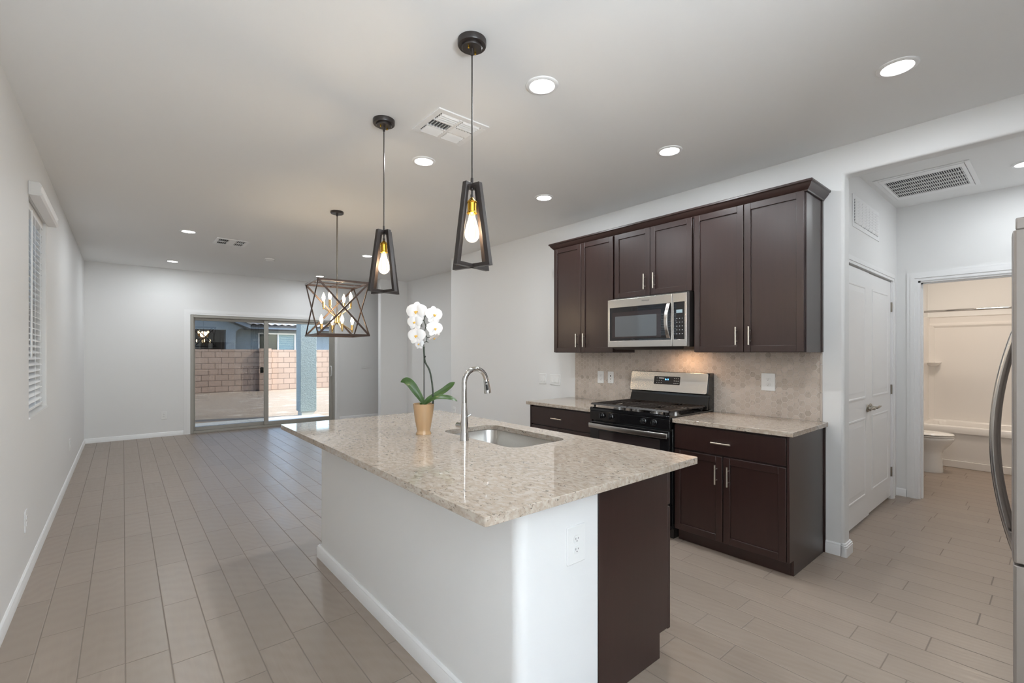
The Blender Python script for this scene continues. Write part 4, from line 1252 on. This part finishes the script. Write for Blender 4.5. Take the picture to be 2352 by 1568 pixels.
for lvl, (phi0, rad, zs0) in enumerate(((-46.5, 0.141, 1.806), (-91.5, 0.150, 1.578))):
    for k in range(4):
        a = R(phi0 + 90 * k); ex, ey = cx + rad * math.cos(a), cy + rad * math.sin(a)
        zh = 1.722 if lvl == 0 else 1.672
        m = MB(); m.tube([(cx + 0.018 * math.cos(a), cy + 0.018 * math.sin(a), zh), (ex, ey, zs0 + 0.008)], 0.0042, 8)
        arm = m.build('arm', chan_brass, ch)
        m = MB(); m.lathe([(0.006, -0.008), (0.008, -0.004), (0.008, 0.012), (0.0125, 0.015), (0.0125, 0.068), (0.010, 0.070)], (ex, ey, zs0), 16); m.build('candle_sleeve', chan_brass, arm)
        m = MB(); m.lathe([(0.007, 0.070), (0.011, 0.082), (0.0165, 0.104), (0.0155, 0.118), (0.009, 0.138), (0.003, 0.154), (0.001, 0.158)], (ex, ey, zs0), 16); m.build('candle_bulb', candle_glow, arm)
lamp('chandelier_glow', 'POINT', (cx, cy, 1.86), 6, (1.0, 0.78, 0.52), shadow_soft_size=0.08)

# ---------------------------------------------------------------- potted orchid on the island
px0, py0 = 1.357, 2.428
A_ = Vector((0.766, -0.643, 0)); NV = Vector((-0.643, -0.766, 0)); UP = Vector((0, 0, 1))
PX = 389.5
ob = Vector((px0, py0, CZ1))
oc = thing('potted_orchid', 'white orchid in a tan glazed pot on the island top', 'potted plant', tuple(ob))
def W(u, v, n=0.0):
    """a point from where it shows beside the pot; n = distance towards the viewer"""
    return ob + A_ * ((u - 973.5) / PX) + UP * (0.475 - (v - 811) / PX) + NV * n
m = MB()
m.lathe([(0.0450, 0.0), (0.0460, 0.003), (0.0430, 0.010), (0.0385, 0.018), (0.0390, 0.025), (0.0450, 0.052), (0.0520, 0.090), (0.0575, 0.130), (0.0605, 0.165), (0.0618, 0.1785), (0.0590, 0.1790), (0.0575, 0.172), (0.0550, 0.150)], tuple(ob), 48)
pot = m.build('pot', pot_glaze, oc, sharp=50)
m = MB(); m.lathe([(0.0545, 0.152), (0.0545, 0.162), (0.03, 0.166), (0.001, 0.168)], tuple(ob), 24); m.build('bark', soil, pot)
def leaf(points, width, name='leaf', fold=0.25, face=None):
    """points: centre line; width: list of half widths; blade with a folded midrib"""
    m = MB(); rings = []; n = len(points); thk = 0.0012
    for i, p in enumerate(points):
        t = (points[min(i + 1, n - 1)] - points[max(i - 1, 0)]).normalized()
        side = face if face is not None else UP
        b = t.cross(side).normalized(); nn = b.cross(t).normalized()
        hw = width[i]
        ring = []
        for s in (-1, -0.5, 0, 0.5, 1): ring.append(p + b * (hw * s) + nn * (fold * hw * abs(s)))
        for s in (1, 0.5, 0, -0.5, -1): ring.append(p + b * (hw * s) + nn * (fold * hw * abs(s) - thk * 2))
        rings.append(ring)
    m.loft(rings)
    return m.build(name, leaf_mat, oc, sharp=60, subsurf=1)
def sm_path(ps, n=14):
    """smooth path through points (Catmull-Rom)"""
    ps = [Vector(p) for p in ps]; q = [ps[0] * 2 - ps[1]] + ps + [ps[-1] * 2 - ps[-2]]
    out = []
    for i in range(1, len(q) - 2):
        for k in range(n // (len(ps) - 1) + 1):
            t = k / (n // (len(ps) - 1) + 1)
            a, b, c_, d = q[i - 1], q[i], q[i + 1], q[i + 2]
            out.append(0.5 * ((2 * b) + (c_ - a) * t + (2 * a - 5 * b + 4 * c_ - d) * t * t + (3 * b - a - 3 * c_ + d) * t ** 3))
    out.append(ps[-1]); return out
def widths(n, w0, wm, peak=0.6):
    out = []
    for i in range(n):
        f = i / (n - 1)
        v_ = math.sin(math.pi * min(1, f / peak) / 2) if f < peak else math.cos(math.pi / 2 * ((f - peak) / (1 - peak)) ** 1.6)
        out.append(max(0.0018, w0 * (1 - f) ** 2 + wm * v_))
    return out
half = (UP * 0.5 + NV * 0.85).normalized()
p = sm_path([W(975, 928, 0), W(966, 911, .012), W(956, 895, .02), W(945, 880, .02), W(933, 873, .015), W(921, 877, .01)]); leaf(p, widths(len(p), 0.010, 0.023, 0.62), face=half)
p = sm_path([W(974, 929, 0.004), W(984, 917, .004), W(1000, 908, -.005), W(1018, 898, -.02), W(1033, 886, -.03), W(1043.5, 878, -.035)]); leaf(p, widths(len(p), 0.010, 0.019, 0.72), face=half)
p = sm_path([W(976, 930, 0.01), W(988, 921, .02), W(1004, 912, .03), W(1022, 911, .03), W(1040, 914, .03), W(1053, 920, .03)]); leaf(p, widths(len(p), 0.009, 0.021, 0.55), face=(UP * 0.85 + NV * 0.5).normalized())
p = sm_path([W(973, 932, 0.01), W(971, 928, .03), W(968, 923, .04)]); leaf(p, widths(len(p), 0.008, 0.010, 0.5), face=half)
# supporting stake, arching stem and zig-zag flower stalk
m = MB(); m.tube([W(974.4, 935), W(974.4, 830), W(974.0, 797)], 0.0029, 8); m.build('stake', stake_mat, oc)
st = sm_path([W(994, 935), W(995.5, 915), W(993, 880), W(987, 850), W(977, 831), W(974.6, 812), W(974.2, 796)])
m = MB(); m.tube(st, [0.0050] * len(st), 8); m.build('stem', stem_green, oc)
m = MB(); m.lathe([(0.001, -0.007), (0.006, -0.003), (0.006, 0.003), (0.001, 0.007)], tuple(W(976.5, 818.5, 0.004)), 12); m.build('stem_clip', stake_mat, oc)
zz_ = [W(974.4, 800), W(973.6, 786), W(980.5, 784), W(981.2, 774.5), W(975.5, 763), W(978.6, 749), W(974.5, 735.5), W(975.6, 729), W(980, 722)]
m = MB(); m.tube(zz_, 0.0026, 7)
for a, b in ((W(981.2, 774.5), W(995, 774.5)), (W(978.6, 749), W(984, 749)), (W(980, 722), W(986, 720.5)), (W(980.5, 784), W(984.5, 786)), (W(975.5, 763), W(968, 764)), (W(974.5, 735.5), W(966, 737)), (W(969, 742), W(969.5, 751))):
    m.tube([a, b], 0.0021, 6)
m.build('flower_stalk', stem_green, oc)
def flower(c, size, fdir, roll=0.0, part=('d', 'l', 'r', 'a', 'b')):
    """a moth orchid bloom: two broad petals, three sepals, yellow lip"""
    f = Vector(fdir).normalized(); rgt = UP.cross(f).normalized(); up = f.cross(rgt).normalized()
    q = Matrix.Rotation(roll, 3, f); rgt = q @ rgt; up = q @ up
    m = MB()
    def petal(ang, ln, wd, cup, back=0.0, broad=1.0):
        d = up * math.cos(ang) + rgt * math.sin(ang); s_ = d.cross(f).normalized()
        NU, NW = 7, 6
        for side in (0, 1):
            grid = []
            for i in range(NU):
                u = i / (NU - 1)
                half_w = wd * (math.sin(math.pi * (u ** broad) * 0.93 + 0.07) ** 0.62)
                row = []
                for j in range(NW):
                    w_ = j / (NW - 1) * 2 - 1
                    off = cup * math.sin(u * math.pi * 0.8) - 0.10 * ln * u * u + back - 0.10 * half_w * w_ * w_
                    row.append(m.bm.verts.new(c + d * (u * ln) + s_ * (w_ * half_w) + f * (off - 0.0007 * side)))
                grid.append(row)
            for i in range(NU - 1):
                for j in range(NW - 1):
                    m.bm.faces.new((grid[i][j], grid[i + 1][j], grid[i + 1][j + 1], grid[i][j + 1]))
    S = size
    if 'd' in part: petal(0, S * 0.95, S * 0.42, S * 0.10, -S * 0.06, 0.9)
    if 'a' in part: petal(R(142), S * 0.92, S * 0.36, S * 0.10, -S * 0.06, 0.9)
    if 'b' in part: petal(R(-142), S * 0.92, S * 0.36, S * 0.10, -S * 0.06, 0.9)
    if 'r' in part: petal(R(74), S * 1.02, S * 0.62, S * 0.14, 0.0, 0.72)
    if 'l' in part: petal(R(-74), S * 1.02, S * 0.62, S * 0.14, 0.0, 0.72)
    fl = m.build('flower', petal_mat, oc, sharp=180, subsurf=1)
    if 'l' in part and 'r' in part:
        m = MB(); b0 = c + f * (S * 0.12)
        m.tube([b0 + up * S * 0.04, b0 - up * S * 0.10 + f * S * 0.10, b0 - up * S * 0.22 + f * S * 0.08], [S * 0.06, S * 0.085, S * 0.03], 8)
        for sg in (-1, 1): m.tube([b0 - up * S * 0.02, b0 - up * S * 0.04 + rgt * sg * S * 0.14 + f * S * 0.06, b0 + up * S * 0.03 + rgt * sg * S * 0.17 + f * S * 0.10], [S * 0.05, S * 0.05, S * 0.02], 6)
        m.build('lip', lip_mat, fl, sharp=60)
    return fl
front = NV + UP * 0.05
flower(W(958.5, 716.5, 0.015), 0.064, front - A_ * 0.15)
flower(W(998.0, 723.5, 0.012), 0.056, front + A_ * 0.75)
flower(W(955.0, 740.5, 0.020), 0.049, front - A_ * 0.25)
flower(W(999.8, 755.0, 0.012), 0.052, front + A_ * 0.70)
flower(W(958.8, 771.5, 0.018), 0.056, front - A_ * 0.20)
flower(W(964.5, 790.0, 0.016), 0.034, front - A_ * 0.55)
flower(W(997.5, 775.0, 0.0), 0.040, -UP * 0.9 + A_ * 0.5 + NV * 0.2, R(20), ('l', 'r', 'd'))

# ---------------------------------------------------------------- refrigerator at the right picture edge
fg = thing('refrigerator', 'stainless refrigerator at the right picture edge with a long curved handle', 'refrigerator', (2.60, -0.30, FZ))
FX0, FX1 = 2.15, 3.062
MB().box(FX0 + 0.012, FX1 - 0.012, -0.68, 0.030, 0.03, 1.755).build('body', steel_grey, fg, bev=0.004)
MB().box(FX0 + 0.03, FX1 - 0.03, -0.64, 0.02, FZ, 0.03).build('plinth', black_matte, fg)
def fdoor(x0, x1, z0, z1, nm):
    m = MB(); pts_ = [(x0, 0.036), (x0, 0.096), (x0 + 0.006, 0.104)]
    for k in range(1, 8):
        f = k / 8; pts_.append((x0 + (x1 - x0) * f, 0.104 + 0.012 * math.sin(math.pi * f)))
    pts_ += [(x1 - 0.006, 0.104), (x1, 0.096), (x1, 0.036)]
    m.prism(pts_, 'z', z0, z1); return m
MBd = fdoor(FX0, 2.603, 0.70, 1.748, 'l').build('door', steel_grey, fg, bev=0.003)
d2 = fdoor(2.609, FX1, 0.70, 1.748, 'r').build('door', steel_grey, fg, bev=0.003)
fdz = fdoor(FX0, FX1, 0.05, 0.692, 'f').build('freezer_drawer', steel_grey, fg, bev=0.003)
m = MB(); m.box(FX0 + 0.006, FX0 + 0.10, 0.012, 0.099, 1.7485, 1.787); m.box(FX0 + 0.006, FX0 + 0.10, -0.10, 0.012, 1.7485, 1.765); m.build('hinge_cover', steel_grey, fg, bev=0.004)
def fhandle(xc, par):
    m = MB(); rings = []
    n = 28
    for k in range(n + 1):
        f = k / n; z = 0.80 - 0.205 + f * (0.87)
        b = math.sin(math.pi * f) ** 0.85
        y = 0.108 + 0.066 * b
        wy, wx = 0.013, 0.016
        rings.append([(xc + wx * math.cos(2 * math.pi * q / 12), y + wy * math.sin(2 * math.pi * q / 12), z) for q in range(12)])
    m.loft(rings); return m.build('handle', steel, par)
fhandle(2.560, MBd)
fhandle(2.655, d2)

# ================================================================ BATHROOM SEEN THROUGH THE DOOR
tb = thing('bathtub', 'white bathtub with a moulded wall surround beyond the bath doorway', 'bathtub', (8.03, 0.43, FZ))
TX, TY0, TY1 = 7.642, -0.33, 1.198
m = MB()
m.box(TX + 0.020, TX + 0.04, TY0, TY1, 0.075, 0.42); m.box(TX + 0.004, TX + 0.04, TY0, TY1, FZ, 0.075)
m.build('apron', acrylic, tb, bev=0.006)
m = MB(); rings = []
def tr_(i, z, r): return [(x, y, z) for x, y in rrect(TX + i + 0.0, 8.418 - i, TY0 + i, TY1 - i, r, 6)]
rings = [tr_(0.002, 0.402, 0.02), tr_(0.0, 0.470, 0.02), tr_(0.012, 0.484, 0.02), tr_(0.075, 0.482, 0.10), tr_(0.090, 0.465, 0.12), tr_(0.13, 0.12, 0.12), tr_(0.18, 0.09, 0.10)]
m.loft(rings, True, False); m.bm.faces.new(list(m.bm.verts)[-len(rings[0]):])
m.build('basin', acrylic, tb, sharp=50)
m = MB(); m.prism([(8.418, 0.47), (8.385, 0.47), (8.385, 1.70), (8.370, 1.725), (8.372, 1.74), (8.395, 1.765), (8.395, 1.835), (8.385, 1.845), (8.418, 1.850)], 'y', TY0, TY1)
m.build('surround_wall', acrylic, tb, sharp=25)
m = MB(); m.box(TX + 0.03, 8.40, TY1 - 0.022, TY1 - 0.001, 0.475, 1.84)
m.prism([(8.33, TY1 - 0.02), (8.395, TY1 - 0.085), (8.40, TY1 - 0.02)], 'z', 0.48, 1.72)
m.build('surround_end', acrylic, tb, bev=0.004)
m = MB(); m.lathe([(0.001, 0.0), (0.05, 0.0), (0.085, 0.03), (0.095, 0.045), (0.09, 0.05), (0.001, 0.045)], (8.31, TY1 - 0.06, 1.19), 20); m.build('soap_shelf', acrylic, tb)
sr_ = thing('shower_rod', 'chrome shower curtain rod above the bathtub', 'curtain rod', (TX + 0.04, 0.43, 1.878))
m = MB(); m.cyl((TX + 0.04, -0.615, 1.878), (TX + 0.04, 1.198, 1.878), 0.0135, seg=16); m.build('rod', chrome, sr_)
m = MB(); m.lathe([(0.032, 0.0), (0.030, -0.008), (0.018, -0.014)], (TX + 0.04, 1.199, 1.878), 16, 'y'); m.build('flange', chrome, sr_)

to = thing('toilet', 'white toilet in front of the bathtub, partly behind the vanity', 'toilet', (7.25, 1.10, FZ))
tx = 7.25
def el(cy_, hx_, hy_, z, n=28, sq=1.0):
    out = []
    for k in range(n):
        a = 2 * math.pi * k / n
        out.append((tx + hx_ * math.copysign(abs(math.cos(a)) ** sq, math.cos(a)), cy_ + hy_ * math.copysign(abs(math.sin(a)) ** sq, math.sin(a)), z))
    return out
m = MB()
m.loft([el(1.13, 0.128, 0.235, FZ, sq=0.7), el(1.13, 0.122, 0.230, 0.05, sq=0.7), el(1.13, 0.115, 0.222, 0.19, sq=0.75), el(1.125, 0.120, 0.232, 0.235, sq=0.8), el(1.105, 0.150, 0.262, 0.30, sq=0.9), el(1.085, 0.178, 0.278, 0.355), el(1.08, 0.183, 0.280, 0.385), el(1.08, 0.178, 0.275, 0.392)])
m.build('bowl', porcelain, to, sharp=60)
m = MB(); m.loft([el(1.075, 0.188, 0.272, 0.396), el(1.075, 0.190, 0.275, 0.402), el(1.075, 0.188, 0.272, 0.412)]); m.build('seat', porcelain, to, sharp=50)
m = MB(); m.loft([el(1.075, 0.188, 0.272, 0.417), el(1.075, 0.190, 0.275, 0.424), el(1.075, 0.180, 0.262, 0.436), el(1.08, 0.10, 0.16, 0.442)]); m.build('lid', porcelain, to, sharp=50)
MB().box(tx - 0.21, tx + 0.21, 1.355, 1.545, 0.36, 0.72).build('tank', porcelain, to, bev=0.02, bseg=3)
MB().box(tx - 0.22, tx + 0.22, 1.345, 1.548, 0.722, 0.755).build('tank_lid', porcelain, to, bev=0.008)
vn = thing('bath_vanity', 'brown bathroom vanity with a white top just inside the doorway', 'vanity', (6.35, 1.28, FZ))
VX0, VX1 = 5.93, 6.752
MB().box(VX0, VX1 - 0.003, 1.020, 1.549, 0.10, 0.845).build('carcass', vanity_wood, vn, bev=0.002)
MB().box(VX0, VX1 - 0.01, 1.08, 1.54, FZ, 0.10).build('toe_kick', vanity_wood, vn)
def vshaker(x0, x1, z0, z1):
    m = MB(); y0, y1 = 1.000, 1.019; s_ = 0.050
    m.box(x0, x0 + s_, y0, y1, z0, z1); m.box(x1 - s_, x1, y0, y1, z0, z1); m.box(x0 + s_, x1 - s_, y0, y1, z0, z0 + s_); m.box(x0 + s_, x1 - s_, y0, y1, z1 - s_, z1)
    d = m.build('cabinet_door', vanity_wood, vn, bev=0.002)
    MB().box(x0 + s_ - 0.002, x1 - s_ + 0.002, y0 + 0.009, y1 - 0.002, z0 + s_ - 0.002, z1 - s_ + 0.002).build('door_panel', vanity_inner, d)
vshaker(VX0 + 0.005, 6.338, 0.125, 0.690); vshaker(6.342, VX1 - 0.004, 0.125, 0.690)
MB().box(VX0 + 0.005, VX1 - 0.010, 1.004, 1.019, 0.704, 0.840).build('false_drawer', vanity_wood, vn, bev=0.002)
MB().box(VX0 - 0.01, VX1 + 0.025, 0.985, 1.549, 0.846, 0.882).build('vanity_top', porcelain, vn, bev=0.004)
# ================================================================ OUTSIDE THE SLIDING DOOR
# graded yard
m = MB()
NX, NY = 60, 70
def gz(x, y):
    f = (y - 11.0) / 8.2
    z = -0.075 + 0.045 * max(0.0, min(1.2, f))
    z += 0.030 * math.exp(-((y - 18.55 - 0.2 * math.sin(x * 0.9)) / 0.42) ** 2)
    z += 0.016 * math.sin(x * 2.1 + y * 1.3) * math.sin(y * 2.7 - x * 0.6) * max(0.0, min(1.0, (y - 10.9)))
    return z
gv = [[m.bm.verts.new((-9 + 30 * i / NX, 9.72 + 20 * (j / NY) ** 1.25, gz(-9 + 30 * i / NX, 9.72 + 20 * (j / NY) ** 1.25) - (0.02 if j < 6 else 0))) for j in range(NY + 1)] for i in range(NX + 1)]
for i in range(NX):
    for j in range(NY): m.bm.faces.new((gv[i][j], gv[i + 1][j], gv[i + 1][j + 1], gv[i][j + 1]))
struct('ground', m, dirt)
MB_ = MB().box(-14, 30, 29, 60, -0.2, -0.05); struct('ground_far', MB_, dirt)
struct('ground_side', MB().box(-16, -0.66, -8, 9.72, -0.3, -0.12), dirt)
m = MB(); m.box(-1.5, 2.004, YB + 0.16, 11.13, -0.16, -0.040); m.box(2.012, 3.46, YB + 0.16, 11.13, -0.16, -0.040)
struct('patio', m, concrete, bev=0.004)
pc = thing('patio_column', 'textured grey-green stucco column on the edge of the patio slab', 'column', (3.23, 11.21, -0.04))
m = MB(); m.box(3.055, 3.405, 11.045, 11.375, 0.040, 2.95); m.build('shaft', stucco, pc, bev=0.008)
MB().hexa([(3.085, 11.06, -0.075), (3.29, 11.06, -0.075), (3.29, 11.36, -0.075), (3.085, 11.36, -0.075), (3.085, 11.06, 0.040), (3.39, 11.06, 0.040), (3.39, 11.36, 0.040), (3.085, 11.36, 0.040)]).build('footing', concrete, pc)
pb_ = MB(); pb_.box(-1.5, 3.405, 11.06, 11.36, 2.42, 2.95)
struct('beam_patio', pb_, stucco)
bw = thing('block_wall', 'tan concrete block garden wall across the back of the yard', 'garden wall', (4, 19.3, -0.1))
MB().box(-9, 20, 19.20, 19.40, -0.3, 1.500).build('block_courses', block_mat, bw)
MB().box(3.84, 4.246, 19.06, 19.20, -0.3, 1.538).build('pilaster', block_mat, bw)
MB().box(-3.2, -2.8, 19.06, 19.20, -0.3, 1.538).build('pilaster', block_mat, bw)
MB().box(11.6, 12.0, 19.06, 19.20, -0.3, 1.538).build('pilaster', block_mat, bw)

nh = thing('neighbor_house', 'slate grey stucco house with a tile roof behind the garden wall', 'house', (4, 25, -0.1))
HYF = 24.0
# gabled patio bay on the left
m = MB()
def gable(a0, a1):
    ol_ = [(-4.2, -0.2), (-3.6, -0.2), (-3.6, 2.40), (3.507, 2.40), (3.507, -0.2), (3.878, -0.2), (3.878, 2.20)]
    for k in range(7):
        a = R(180 - 90 * k / 6); ol_.append((4.16 + 0.282 * math.cos(a), 2.20 + 0.30 * math.sin(a)))
    ol_ += [(4.16, 2.53), (-0.4, 4.45), (-4.2, 2.85)]
    return ol_
m.prism(gable(0, 0), 'y', HYF, HYF + 0.35)
m.build('gable_wall', stucco_house, nh, bev=0.01)
m = MB()
for (xa, za, xb, zb) in ((4.42, 2.49, -0.4, 4.50),):
    m.hexa([(xb, HYF - 0.28, zb), (xa, HYF - 0.28, za), (xa, HYF + 0.1, za), (xb, HYF + 0.1, zb), (xb, HYF - 0.28, zb + 0.17), (xa, HYF - 0.28, za + 0.17), (xa, HYF + 0.1, za + 0.17), (xb, HYF + 0.1, zb + 0.17)])
m.build('rake_board', fascia_mat, nh)
m = MB(); m.hexa([(-0.4, HYF - 0.35, 4.66), (4.45, HYF - 0.35, 2.66), (4.45, 29, 2.66), (-0.4, 29, 4.66), (-0.4, HYF - 0.35, 4.74), (4.45, HYF - 0.35, 2.74), (4.45, 29, 2.74), (-0.4, 29, 4.74)])
m.build('bay_roof', roof_mat, nh)
# covered patio behind the opening
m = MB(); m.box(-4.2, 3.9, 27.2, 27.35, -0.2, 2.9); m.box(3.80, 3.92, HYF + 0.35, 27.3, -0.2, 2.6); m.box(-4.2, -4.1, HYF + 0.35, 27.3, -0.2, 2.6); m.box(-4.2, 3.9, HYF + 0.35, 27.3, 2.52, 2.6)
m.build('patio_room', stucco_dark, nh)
m = MB(); m.wall('y', 27.15, 27.2, 1.2, 2.90, -0.2, 2.02, [(1.27, 2.45, -0.2, 1.93), (2.53, 2.83, -0.2, 1.93)]); fr_ = m.build('patio_door', alum, nh)
MB().box(1.25, 2.85, 27.18, 27.19, -0.2, 1.95).build('pane', dark_glass, fr_)
# main wall with the window
m = MB(); m.wall('y', 24.6, 24.8, 3.90, 10.5, -0.2, 2.75, [(4.905, 6.575, 1.0, 2.335)])
m.build('main_wall', stucco_house, nh)
wn_ = MB(); wn_.wall('y', 24.58, 24.68, 4.905, 6.575, 1.0, 2.335, [(4.965, 5.745, 1.06, 2.275), (5.805, 6.515, 1.06, 2.275)])
wf = wn_.build('window_frame', win_frame, nh)
MB().box(4.95, 5.76, 24.64, 24.65, 1.05, 2.29).build('dark_pane', dark_glass, wf)
m = MB()
z = 1.06
while z < 2.27:
    m.hexa([(5.80, 24.638, z), (6.52, 24.638, z), (6.52, 24.648, z), (5.80, 24.648, z), (5.80, 24.645, z + 0.037), (6.52, 24.645, z + 0.037), (6.52, 24.650, z + 0.037), (5.80, 24.650, z + 0.037)]); z += 0.04
m.build('blind_pane', blue_glass, wf)
m = MB(); m.box(7.40, 7.80, 24.55, 24.7, -0.2, 2.4); m.build('pier', stucco_house, nh)
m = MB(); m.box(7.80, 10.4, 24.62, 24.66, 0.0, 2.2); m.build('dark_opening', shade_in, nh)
m = MB(); m.box(4.30, 11, 23.98, 24.02, 2.49, 2.655); m.build('fascia', fascia_mat, nh)
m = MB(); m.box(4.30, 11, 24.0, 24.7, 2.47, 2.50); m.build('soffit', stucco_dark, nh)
# barrel-tile roof: waves across, steps up the slope
m = MB()
TW, TL = 0.30, 0.38
cols = int(6.9 / TW * 8)
for r_ in range(9):
    y0 = 23.86 + r_ * TL; z0 = 2.665 + r_ * TL * 0.36
    lo, hi = [], []
    for i in range(cols + 1):
        x = 4.22 + i * TW / 8
        wv = 0.045 * (math.sin(2 * math.pi * (x / TW)) * 0.5 + 0.5)
        lo.append((x, y0, z0 + 0.028 + wv)); hi.append((x, y0 + TL + 0.03, z0 + (TL + 0.03) * 0.36 + wv))
    th = [(x, y, z_ - 0.022) for x, y, z_ in lo]
    m.loft([th, lo, hi], False, False)
m.build('tile_roof', roof_mat, nh, sharp=50)
m = MB(); m.hexa([(4.22, 23.9, 2.60), (11.1, 23.9, 2.60), (11.1, 27.5, 3.9), (4.22, 27.5, 3.9), (4.22, 23.9, 2.66), (11.1, 23.9, 2.66), (11.1, 27.5, 3.96), (4.22, 27.5, 3.96)]); m.build('roof_deck', stucco_dark, nh)
lm = MB(); lm.lathe([(0.001, 0.0), (0.09, 0.0), (0.09, 0.26), (0.001, 0.26)], (3.30, 27.08, 1.60), 12); lm.build('wall_light', plastic, nh)

# house beyond the left window
nl = thing('side_house', 'pale stucco house seen between the slats of the left window', 'house', (-6.2, 4.8, -0.2))
MB().box(-8.5, -4.6, -2, 15, -0.3, 2.9).build('side_wall', stucco_house, nl)
MB().hexa([(-9, -2.4, 2.85), (-4.1, -2.4, 2.85), (-4.1, 15.4, 2.85), (-9, 15.4, 2.85), (-9, -2.4, 4.6), (-6.5, -2.4, 4.4), (-6.5, 15.4, 4.4), (-9, 15.4, 4.6)]).build('side_roof', roof_mat, nl)
